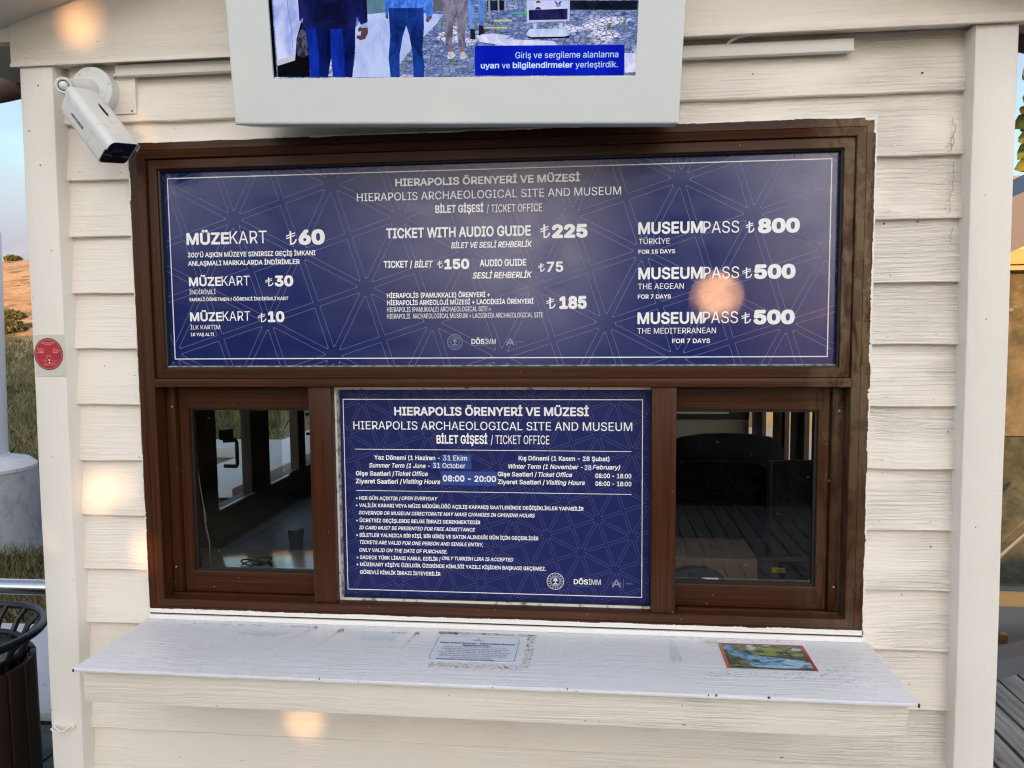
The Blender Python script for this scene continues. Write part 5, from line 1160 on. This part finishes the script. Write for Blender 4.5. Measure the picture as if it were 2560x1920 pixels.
c_ = mixcol(nt_, ramp(nt_, f_, .42, .58), (.52, .35, .21), (.42, .26, .12)); c_ = mixcol(nt_, ramp(nt_, f3_, .55, .66), c_, (.13, .12, .055)); c_ = mixcol(nt_, ramp(nt_, f2_, .58, .70), c_, (.07, .08, .035)); c_ = mixcol(nt_, ramp(nt_, f2_, .30, .38, .6, 0), c_, (.55, .42, .30)); nt_.links.new(c_, b_.inputs['Base Color'])
bump(nt_, b_, f2_, 1.0, .35)
def hgt(x, y):
    t = max(0, min(1, (y - 17) / 40)); b = 7.9 * (t * t * (3 - 2 * t)) * (1.0 + .12 * math.sin(x * .05 + 1) + .05 * math.sin(x * .17))
    b *= max(0, min(1, (14 - x) / 26)) if x > -12 else 1
    return b + (.22 * math.sin(x * .45 + y * .2) + .14 * math.sin(y * .9 + x * .3)) * t
xs = [-260 + 5 * i for i in range(20)] + [-160 + 2.2 * i for i in range(90)] + [40 + 12 * i for i in range(22)]; ys = [-300, -200, -120, -80, -50, -30, -20, -12, -6, -3, 0, 3, 6, 9, 12, 14] + [15 + .8 * i for i in range(70)] + [72, 80, 95, 120, 160, 240, 400]
V = [(x, y, hgt(x, y) if y < 70 else hgt(x, 70)) for y in ys for x in xs]; nx = len(xs)
F = [(j * nx + i, j * nx + i + 1, (j + 1) * nx + i + 1, (j + 1) * nx + i) for j in range(len(ys) - 1) for i in range(nx - 1)]
MI = [1 if ys[j] > 19 else 0 for j in range(len(ys) - 1) for i in range(nx - 1)]
g = mesh_obj('ground', V, F, None, None, True, [M_GROUND, M_HILL], MI); g.location.z = -.06; struct(g)

# deck
M_DECK, nt_, b_ = new_mat('grey_weathered_deck_board', (.22, .21, .20), .75)
g_ = noise(nt_, pos(nt_, (45, 3, 45)), 1, 5, .65); c_ = mixcol(nt_, ramp(nt_, g_, .35, .68), (.17, .165, .16), (.42, .41, .39))
kn = ramp(nt_, noise(nt_, pos(nt_, (9, 4, 9)), 1, 2), .68, .74); c_ = mixcol(nt_, kn, c_, (.06, .05, .04)); nt_.links.new(c_, b_.inputs['Base Color']); bump(nt_, b_, g_, .5, .0015)
deck = bpy.data.objects.new('deck', None); COL.objects.link(deck); struct(deck)
def planks(x0, x1, y0, y1, pitch=.114, gap=.013):
    x = x0; me = None
    while x < x1:
        w = pitch - gap
        if me is None:
            o = MB().box(0, w, 0, y1 - y0, -.028, 0, .003).build('plank', M_DECK, deck, True); me = o.data
        else: o = bpy.data.objects.new('plank', me); COL.objects.link(o); o.parent = deck
        o.location = (x, y0 + rnd.uniform(-.004, .004), rnd.uniform(-.003, .0015) + .0); x += pitch
planks(-1.30, 4.2, -3.16, -.07); planks(-2.4, 3.0, -4.75, -3.30); planks(1.245, 3.2, -.05, 1.72)
MB().box(-2.4, 4.2, -3.285, -3.175, -.028, 0, .003).build('cross_plank', M_DECK, deck, True)
box('joist_bed', -2.4, 4.2, -7.2, 1.72, -.058, -.030, M_DARK, deck) if False else None
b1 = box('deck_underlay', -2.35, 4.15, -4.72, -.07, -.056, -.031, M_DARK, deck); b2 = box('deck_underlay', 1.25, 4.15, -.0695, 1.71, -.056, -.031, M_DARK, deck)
M_PAVE, nt_, b_ = new_mat('green_grey_paving', (.06, .085, .075), .7)
c_ = mixcol(nt_, ramp(nt_, noise(nt_, pos(nt_, (7, 7, 7)), 1, 5), .4, .6), (.04, .06, .055), (.11, .125, .11)); nt_.links.new(c_, b_.inputs['Base Color'])
M_STONE, nt_, b_ = new_mat('whitewashed_masonry', (.62, .65, .68), .8)
f_ = noise(nt_, pos(nt_, (14, 14, 14)), 1, 5, .7); c_ = mixcol(nt_, ramp(nt_, f_, .62, .70), (.60, .63, .66), (.16, .16, .15)); nt_.links.new(c_, b_.inputs['Base Color']); bump(nt_, b_, f_, .6, .003)
pv = bpy.data.objects.new('pavement', None); COL.objects.link(pv); struct(pv)
rp = random.Random(8)
for i in range(7):
    for j in range(8):
        x = -3.25 + i * .30; y = -1.5 + j * .30
        MB().box(x, x + .292, y, y + .292, -.05, rp.uniform(-.004, .002), .004).build('paving_slab', M_PAVE, pv, True)
ws = MB().box(-3.4, -1.78, .955, 1.84, -.02, .018, .006).build('whitewashed_slab', M_STONE, None, True); struct(ws)
sl_ = MB().box(1.75, 4.5, 1.73, 2.9, -.05, -.004, .01).build('stone_terrace', M_STONE, None, True); struct(sl_); sl_.data.materials[0] = new_mat('dark_stone', (.14, .13, .12), .8)[0]

# left side: column on round pedestal, wall caps, rail, bin
M_CONC, nt_, b_ = new_mat('painted_concrete', (.42, .46, .50), .85)
f_ = noise(nt_, pos(nt_, (9, 9, 9)), 1, 6, .7); c_ = mixcol(nt_, ramp(nt_, f_, .45, .7), (.42, .46, .50), (.24, .26, .28)); nt_.links.new(c_, b_.inputs['Base Color']); bump(nt_, b_, noise(nt_, pos(nt_, (60, 60, 60)), 1, 3), .6, .003)
pd_ = thing('round_pedestal', 'pale round concrete pedestal in the grass left of the kiosk', 'pedestal')
MB().tube([(-4.30, 3.37, -.06), (-4.30, 3.37, .10), (-4.30, 3.37, .50), (-4.30, 3.37, .535)], [.42, .395, .385, .38], 56).build('base', M_CONC, pd_, True)
MB().tube([(-4.30, 3.37, .536), (-4.30, 3.37, .56), (-4.30, 3.37, .60), (-4.30, 3.37, .63)], [.385, .385, .34, .22], 56).build('cap', M_STONE, pd_, True)
cl = thing('white_column', 'smooth white painted column standing on the round pedestal at the left edge', 'column')
M_COL, *_ = new_mat('white_column_paint', (.62, .69, .78), .35)
MB().tube([(-4.30, 3.37, .60), (-4.275, 3.37, 1.45), (-4.25, 3.37, 2.28), (-4.25, 3.37, 2.30)], [.200, .200, .200, .19], 32).build('shaft', M_COL, cl, True); MB().tube([(-4.30, 3.37, .620), (-4.30, 3.37, .645)], [.215, .21], 32).build('foot_ring', M_COL, cl, True)
for k, a in enumerate((-1.0, -1.2)): MB().disc((-4.255 + .2 * math.cos(a), 3.37 + .2 * math.sin(a), 2.24 - k * .12), (math.cos(a), math.sin(a), 0), .012, .006, 10).build('bolt', M_INT, cl, True)
lw = thing('garden_wall', 'low wall with a white coping seen through the left side windows', 'wall')
MB().box(-2.02, -1.60, 1.90, 6.5, .70, .75, .008).build('coping', M_STONE, lw, True); MB().box(-1.94, -1.68, 1.92, 6.48, -.02, .699, .004).build('wall_body', new_mat('brown_render', (.17, .085, .05), .8)[0], lw, True)
lw2 = thing('garden_wall', 'white topped cross wall in front of the grassy slope seen through the left side windows', 'wall')
MB().box(-3.35, -1.15, 3.28, 3.66, .66, .735, .008).build('coping', M_STONE, lw2, True); MB().box(-3.30, -1.25, 3.34, 3.60, -.02, .659, .004).build('wall_body', new_mat('beige_render', (.40, .38, .31), .8)[0], lw2, True)
M_CHROME, *_ = new_mat('brushed_steel_tube', (.60, .62, .64), .22, 1.0)
hr = thing('handrail', 'horizontal stainless steel handrail tube left of the kiosk above the bin', 'handrail')
MB().tube([(-4.5, .72, .628), (-1.62, .72, .632)], .0285, 24).build('rail', M_CHROME, hr, True); MB().tube([(-1.619, .72, .632), (-1.610, .72, .632)], [.0295, .027], 24).build('end_cap', M_BLACK, hr, True)
for x in (-2.6, -4.2): MB().tube([(x, .72, -.02), (x, .72, .60)], .02, 16).build('upright', M_CHROME, hr, True)
M_BINW, nt_, b_ = new_mat('dark_bin_wood', (.030, .018, .012), .5)
c_ = mixcol(nt_, noise(nt_, pos(nt_, (60, 60, 3)), 1, 4), (.012, .008, .006), (.055, .030, .018)); nt_.links.new(c_, b_.inputs['Base Color'])
M_BINM, *_ = new_mat('black_bin_metal', (.010, .011, .012), .35)
bn = thing('litter_bin', 'round litter bin of dark wooden slats with a flared black metal rim', 'bin')
bx, by, br_ = -1.835, .34, .245
sl0 = None
for k in range(22):
    a = 2 * math.pi * k / 22
    if sl0 is None: sl0 = MB().box(-.031, .031, -.009, .009, .04, .50, .003).build('slat', M_BINW, bn, True); o = sl0
    else: o = sl0.copy(); COL.objects.link(o); o.parent = bn
    o.location = (bx + br_ * math.cos(a), by + br_ * math.sin(a), 0); o.rotation_euler = (0, 0, a + math.pi / 2)
def hoop(R, z, r, name, mat=M_BINM):
    pts = [(bx + R * math.cos(2 * math.pi * k / 40), by + R * math.sin(2 * math.pi * k / 40), z) for k in range(41)]; return MB().tube(pts, r, 10, cap=False).build(name, mat, bn, True)
hoop(br_ - .015, .475, .012, 'hoop'); hoop(br_ - .015, .10, .012, 'hoop'); hoop(.225, .525, .011, 'hoop'); hoop(.285, .600, .014, 'rim')
MB().tube([(bx, by, .04), (bx, by, .52)], [.205, .21], 36).build('liner', M_BINM, bn, True)
s0 = None
for k in range(20):
    a = 2 * math.pi * k / 20
    if s0 is None: s0 = MB().tube([(.215, 0, .46), (.222, 0, .52), (.245, 0, .565), (.283, 0, .600)], .010, 8).build('flared_bar', M_BINM, bn, True); o = s0
    else: o = s0.copy(); COL.objects.link(o); o.parent = bn
    o.location = (bx, by, 0); o.rotation_euler = (0, 0, a)

# right side: neighbouring glazed booth, awning, leaves
M_OCH, nt_, b_ = new_mat('ochre_timber', (.50, .30, .12), .6)
M_BFR, *_ = new_mat('booth_grey_frame', (.10, .11, .12), .5)
bt = thing('glazed_booth', 'glazed ochre and grey timber booth to the right behind the right post', 'booth')
X0 = 2.22
box('lintel', X0, 5.2, 2.2, 2.32, 1.857, 1.93, M_OCH, bt, .003); box('base_panel', X0, 5.2, 2.2, 2.26, .135, .2150, M_OCH, bt); box('base_rail', X0, 5.2, 2.195, 2.26, .2155, .235, M_BFR, bt)
box('plinth', X0, 5.2, 2.2, 2.26, -.05, .1345, new_mat('plinth_grey', (.16, .16, .16), .8)[0], bt)
M_GLASS2 = glass('booth_glass', (.8, .82, .8)); box('pane', X0, 5.2, 2.215, 2.222, .236, 1.856, M_GLASS2, bt)
box('corner_frame', X0 - .05, X0 - .001, 2.19, 2.26, -.05, 1.93, M_BFR, bt); MB().tube([(2.25, 2.185, .36), (2.60, 2.185, .72)], .012, 8).build('brace', M_BFR, bt, True)
M_REFL_TAN = pm('tan_hill_reflection', (.33, .27, .17), (.13, .12, .08), 5, .7); M_REFL_GREEN = pm('green_grey_reflection', (.14, .15, .12), (.06, .07, .05), 9, .8)  # mottled colours painting the hill and slope reflected in the booth glass
box('reflection_panel', X0, 5.2, 2.60, 2.66, .95, 1.85, M_REFL_TAN, bt); box('reflection_panel', X0, 5.2, 2.60, 2.66, .0, .945, M_REFL_GREEN, bt)
mb = MB(); V = [(2.16, 1.95, 2.02), (5.4, 1.95, 2.95), (5.4, 1.95, 3.2), (2.16, 1.95, 2.22), (2.16, 2.9, 2.02), (5.4, 2.9, 2.95), (5.4, 2.9, 3.2), (2.16, 2.9, 2.22)]
M_AWN, *_ = new_mat('dark_roof_edge', (.045, .055, .075), .5)
V = [(2.14, 1.95, 1.885), (3.2, 1.95, 2.35), (3.2, 1.95, 2.62), (2.14, 1.95, 2.135), (2.14, 3.2, 1.885), (3.2, 3.2, 2.35), (3.2, 3.2, 2.62), (2.14, 3.2, 2.135)]
mb.add(V, [(0, 1, 2, 3), (7, 6, 5, 4), (0, 4, 5, 1), (1, 5, 6, 2), (2, 6, 7, 3), (3, 7, 4, 0)]); mb.build('roof_edge', M_AWN, bt)
k_ = MB(); V = [(1.95, 1.60, -.004), (2.9, 2.12, -.004), (2.9, 2.24, -.004), (1.95, 1.72, -.004)]; V += [(x, y, .085) for x, y, z in V]; k_.add(V, [(0, 1, 2, 3), (7, 6, 5, 4), (0, 4, 5, 1), (1, 5, 6, 2), (2, 6, 7, 3), (3, 7, 4, 0)])
tag(k_.build('door_track', M_BFR, None), 'dark metal floor track running diagonally in front of the right booth', 'track')
o = MB().box(2.245, 2.280, 2.05, 2.08, .006, .048, .003).build('floor_latch', new_mat('brass', (.55, .36, .12), .3, .9)[0], None, True); o.location.z = .0; tag(o, 'small brass floor latch catching the light near the dark track', 'latch')

# leaves at the right edge
LG = veg_mat('leaf_green', (.08, .11, .02), (.16, .18, .03), 30, .5); LY = veg_mat('leaf_yellow', (.60, .42, .08), (.42, .36, .06), 30, .5)
br = thing('leafy_branch', 'hanging branch with green and yellow autumn leaves beyond the right post', 'branch')
MB().tube([(2.1, 1.15, 2.62), (1.92, 1.08, 2.45), (1.80, 1.03, 2.28), (1.745, 1.0, 2.08)], [.008, .006, .004, .002], 8).build('twig', M_BINW, br, True)
rl = random.Random(21)
def leaf(c, size, nrm, roll, mat):
    P = []; 
    for t, w in ((0, 0), (.15, .30), (.4, .46), (.7, .34), (1, 0), (.7, -.34), (.4, -.46), (.15, -.30)): P.append(Vector((w, (t - .5), .08 * math.sin(t * 3) + abs(w) * .25)) * size)
    q = Vector(nrm).to_track_quat('Z', 'Y').to_matrix() @ Matrix.Rotation(roll, 3, 'Z'); V = [Vector(c) + q @ p for p in P]; n = len(V); V += [v + q @ Vector((0, 0, .0012)) for v in V]
    F = [(0, 1, 7), (1, 2, 6, 7), (2, 3, 5, 6), (3, 4, 5)]; F += [tuple(n + i for i in reversed(f)) for f in F] + [(k, (k + 1) % n, n + (k + 1) % n, n + k) for k in range(n)]
    return mesh_obj('leaf', V, F, mat, br, True)
for (x, z, s, m) in ((1.722, 2.325, .052, LG), (1.742, 2.295, .055, LY), (1.718, 2.262, .058, LG), (1.748, 2.235, .060, LG), (1.728, 2.205, .05, LG), (1.733, 2.120, .052, LG), (1.725, 2.150, .045, LG), (1.738, 2.082, .055, LY), (1.716, 2.300, .030, LY), (1.712, 2.195, .028, LY)): leaf((x, 1.0 + rl.uniform(-.03, .03), z), s * 1.05, (rl.uniform(-.4, .4), -1, rl.uniform(-.2, .5)), rl.uniform(0, 6.28), m)
for k in range(40): leaf((1.78 + rl.uniform(0, .35), 1.05 + rl.uniform(-.1, .15), 2.12 + rl.uniform(0, .45)), rl.uniform(.04, .06), (rl.uniform(-.6, .6), -1, rl.uniform(-.6, .6)), rl.uniform(0, 6.28), LG if rl.random() < .7 else LY)

# ================================================================== VEGETATION
rng = np.random.default_rng(12)
def leaf_cloud(name, P, size, mat, parent=None, aspect=.55):
    n = len(P); d = rng.normal(size=(n, 3)); d /= np.linalg.norm(d, axis=1)[:, None]; e = rng.normal(size=(n, 3)); e -= d * (d * e).sum(1)[:, None]; e /= np.linalg.norm(e, axis=1)[:, None]
    s = size * rng.uniform(.6, 1.3, n)[:, None]; A = P - d * s; B = P + e * s * aspect; Cc = P + d * s; D = P - e * s * aspect
    V = np.stack([A, B, Cc, D], 1).reshape(-1, 3); me = bpy.data.meshes.new(name); me.vertices.add(4 * n); me.vertices.foreach_set('co', V.ravel())
    me.loops.add(4 * n); me.loops.foreach_set('vertex_index', np.arange(4 * n)); me.polygons.add(n); me.polygons.foreach_set('loop_start', np.arange(0, 4 * n, 4)); me.polygons.foreach_set('loop_total', np.full(n, 4)); me.update(); me.validate()
    me.materials.append(mat); o = bpy.data.objects.new(name, me); COL.objects.link(o)
    if parent: o.parent = parent
    return o
M_LEAF = veg_mat('dark_foliage', (.030, .045, .014), (.06, .075, .022), 1.5); M_BARK, *_ = new_mat('bark', (.07, .05, .035), .9)
def blobs(cs, n):
    out = []
    w = np.array([c[3] * c[4] * c[5] for c in cs]); w = w / w.sum()
    for c, k in zip(cs, (w * n).astype(int)):
        p = rng.normal(size=(k, 3)); p /= np.linalg.norm(p, axis=1)[:, None]; p *= rng.uniform(.25, 1, k)[:, None] ** .45; out.append(p * np.array(c[3:6]) + np.array(c[:3]))
    return np.concatenate(out)
hd_ = thing('hedge', 'low dark hedge added behind the viewpoint to darken the pane reflections', 'hedge')
leaf_cloud('foliage', np.column_stack([rng.uniform(-4, 5, 34000), -5.4 + rng.uniform(-.45, .45, 34000), rng.uniform(-.03, .80, 34000)]), .06, new_mat('reflection_darkening_hedge', (.010, .014, .007), .8, 0, .2)[0], hd_)  # unseen foliage added so the panes reflect something dark beyond the deck
for k in range(8): MB().tube([(-3.6 + k * 1.1, -5.4, -.06), (-3.6 + k * 1.1, -5.4, .6)], .02, 6).build('stem', M_BARK, hd_)
SPOTS = [  # where low sun finds a gap in the tree and lands on the kiosk front: x, z, radius
    (-0.99, 2.335, 0.022), (-0.575, 2.13, 0.004), (-1.02, 1.165, 0.026), (-0.955, 1.175, 0.004), (-0.903, 1.0, 0.022), (-1.13, 1.06, 0.012), (-0.482, 0.565, 0.017), (-0.478, 0.47, 0.003), (0.562, 1.655, 0.011), (0.575, 1.57, 0.001), (-0.862, 2.08, 0.004)
]
YT = -14.0
def punch(P):
    k = (0 - P[:, 1]); kx = P[:, 0] + k * (-SUNV.x / -SUNV.y); kz = P[:, 2] + k * (-SUNV.z / -SUNV.y)
    keep = np.ones(len(P), bool)
    for x, z, r in SPOTS: keep &= ((kx - x) ** 2 + (kz - z) ** 2) > (r + .030) ** 2
    return P[keep]
t1 = thing('broad_tree', 'dense dark tree across the path opposite the kiosk, behind the viewpoint', 'tree')
YN = -10.5
P = np.concatenate([blobs([(1.63, YN, 2.0, 1.6, .7, 1.7), (.83, YN - .2, 1.5, .8, .6, 1.2), (2.43, YN, 1.5, .75, .6, 1.3), (1.53, YN - .1, 3.5, 1.1, .7, .7)], 16000), np.column_stack([rng.uniform(.13, 3.0, 46000), YN + rng.normal(0, .35, 46000), rng.uniform(.25, 3.6, 46000)])])
leaf_cloud('crown', punch(P), .050, M_LEAF, t1, .6); MB().tube([(1.4, YN + .2, -.05), (1.45, YN, 1.0), (1.4, YN, 2.6)], [.15, .12, .06], 12).build('trunk', M_BARK, t1, True)
for q_, (x_, lb_) in enumerate(((-11.2, 'dark unseen tree added outside the left of the view to shade the grass'), (-16.0, 'second unseen tree added further left to shade the grassy bank'))):  # off-view trees added only for the shade they cast on the left grass
    ts_ = thing('added_shade_tree', lb_, 'tree'); P = blobs([(x_, -3, 1.9, 2.9, 1.1, 1.9), (x_ - 1, -3, 1.2, 2.6, 1.0, 1.4)], 7000); leaf_cloud('crown', P[P[:, 2] > 0], .13, M_LEAF, ts_); MB().tube([(x_, -3, -.06), (x_, -3, 1.6)], .14, 10).build('trunk', M_BARK, ts_, True)
t2 = thing('spreading_tree', 'wide spreading tree canopy high above the path behind the viewpoint', 'tree')
P = blobs([(-2.5, YT - 1, 5.7, 3.6, 1.6, 1.1), (1.4, YT - 1, 5.7, 3.0, 1.6, 1.1), (-6.2, YT - 1, 5.0, 2.0, 1.6, 1.2)], 16000)
leaf_cloud('crown', P[P[:, 2] > 4.55 - 2 * np.clip(-4.8 - P[:, 0], 0, 1)], .16, M_LEAF, t2); MB().tube([(-5.9, YT, -.05), (-5.6, YT, 2.4), (-4.0, YT - .8, 4.9)], [.22, .17, .10], 12).build('trunk', M_BARK, t2, True)
t3 = thing('bushy_tree', 'low bushy dark tree at the left behind the viewpoint', 'tree')
P = blobs([(-8.3, YT - 3, 2.2, 2.6, 1.0, 2.6), (-12, YT - 3, 2.0, 2.6, 1.0, 2.4)], 9000); leaf_cloud('crown', P[P[:, 2] > 0], .15, M_LEAF, t3); MB().tube([(-8.5, YT - 3, -.05), (-8.5, YT - 3, 1.8)], .14, 10).build('trunk', M_BARK, t3, True)
P = np.column_stack([rng.uniform(-60, 7.95, 28000), -60 + rng.normal(0, 1.0, 28000), 6.6 * rng.uniform(0, 1, 28000) ** .8]); P[(P[:, 0] > -9) & (P[:, 0] < .5), 2] *= .2  # unseen treeline added against the low sun, lowered where sky glare should pass
P = np.concatenate([P, np.column_stack([rng.uniform(17.5, 60, 9000), -60 + rng.normal(0, 1.0, 9000), 6.6 * rng.uniform(0, 1, 9000) ** .8])])
P[:, 2] *= (1 + .06 * np.sin(P[:, 0] * .7) + .04 * np.sin(P[:, 0] * 1.9)); stuff(leaf_cloud('sun_blocking_wood', P, .40, M_LEAF), 'unseen line of woodland added far behind the viewpoint to block the low sun', 'wood')

# grass and shrubs on the slope at the left
M_GRASS = veg_mat('long_grass', (.10, .13, .055), (.26, .22, .12), .8); M_SHRUB = veg_mat('hill_shrub', (.05, .065, .025), (.11, .11, .045), 3)
n = 95000; yy = 2.0 + 24 * rng.uniform(0, 1, n) ** 1.6; xx = -1.2 + (yy + 1.9) * rng.uniform(-1.05, -.30, n) + rng.normal(0, .1, n)
ok = ~((xx > -2.15) & (yy < 6.6)) & ~((yy < 3.72) & (yy > 3.2)) & ~(((xx + 4.30) ** 2 + (yy - 3.37) ** 2) < .2) & (np.abs(np.sin(xx * 1.7 + yy) + np.sin(yy * 2.3 - xx)) > .15)
xx, yy = xx[ok], yy[ok]; n = len(xx); zz = np.array([hgt(a, b) for a, b in zip(xx, yy)]) - .07
hg = rng.uniform(.05, .17, n) * (1 + .5 * (yy > 6)); an = rng.uniform(0, 6.28, n); wd = .0028 + .0008 * yy; lean = rng.normal(0, .35, (n, 2)) * hg[:, None]
B0 = np.column_stack([xx - np.cos(an) * wd, yy - np.sin(an) * wd, zz]); B1 = np.column_stack([xx + np.cos(an) * wd, yy + np.sin(an) * wd, zz]); M0 = np.column_stack([xx + lean[:, 0] * .4, yy + lean[:, 1] * .4, zz + hg * .6]); T_ = np.column_stack([xx + lean[:, 0], yy + lean[:, 1], zz + hg])
V = np.stack([B0, B1, M0 + np.column_stack([np.cos(an) * wd * .6, np.sin(an) * wd * .6, 0 * an]), T_, M0 - np.column_stack([np.cos(an) * wd * .6, np.sin(an) * wd * .6, 0 * an])], 1).reshape(-1, 3)
me = bpy.data.meshes.new('grass'); me.vertices.add(5 * n); me.vertices.foreach_set('co', V.ravel()); me.loops.add(5 * n); me.loops.foreach_set('vertex_index', np.arange(5 * n)); me.polygons.add(n); me.polygons.foreach_set('loop_start', np.arange(0, 5 * n, 5)); me.polygons.foreach_set('loop_total', np.full(n, 5)); me.update(); me.validate()
me.materials.append(M_GRASS); go = bpy.data.objects.new('long_grass', me); COL.objects.link(go); stuff(go, 'long green and straw coloured grass on the bank left of the kiosk', 'grass')
for k, (x, y, s, lb) in enumerate(((-46.5, 57.0, .9, 'grey green shrub on the skyline of the sunlit hill'), (-49.6, 56, .45, 'tiny shrub on the skyline nearest the white column'), (-41, 50, .8, 'shrub high on the sunlit slope just beside the kiosk post'), (-40, 46.0, .9, 'olive shrub midway up the sunlit slope'), (-35.5, 41, .7, 'shrub on the middle of the bare slope'), (-25.0, 29.5, .8, 'green shrub low on the slope at the edge of the shade'), (-23.5, 27.5, .9, 'dark green shrub at the foot of the sunlit slope'), (-13.6, 14.5, .7, 'leafy green shrub in the long grass beyond the pedestal'), (-12.2, 12.5, .55, 'dark bushy plant in the long grass behind the pedestal'))):
    sh_ = thing('shrub', lb, 'shrub', 'shrubs on the slope at the left'); z = hgt(x, y) - .06; s *= .6
    leaf_cloud('foliage', blobs([(x, y, z + s * .4, s * 1.3, s * 1.1, s * .55), (x + s * .7, y, z + s * .3, s * .8, s, s * .4)], 700), s * .16, M_SHRUB, sh_); MB().tube([(x, y, z - .1), (x, y, z + s * .4)], s * .05, 6).build('stem', M_BARK, sh_)

# building seen through the right side windows, its orange sunlight tinted into the paint
fb = thing('low_building', 'ochre sun-tinted building standing beyond the right side windows', 'building')
M_FB, *_ = new_mat('ochre_sun_tinted_render', (.66, .40, .16), .8)  # orange of the low sun is mixed into this ochre wall colour
box('wall', 2.6, 9.0, 10.0, 13.0, -.05, 3.4, M_FB, fb); box('roof', 2.5, 9.2, 9.8, 13.2, 3.401, 3.55, M_BFR, fb); box('door', 4.5, 5.3, 9.95, 9.999, 0, 2.1, M_FB, fb)
fc = box('forecourt', 1.9, 9.0, 3.4, 9.9, -.05, .004, new_mat('pale_paving', (.50, .44, .36), .8)[0]); struct(fc)
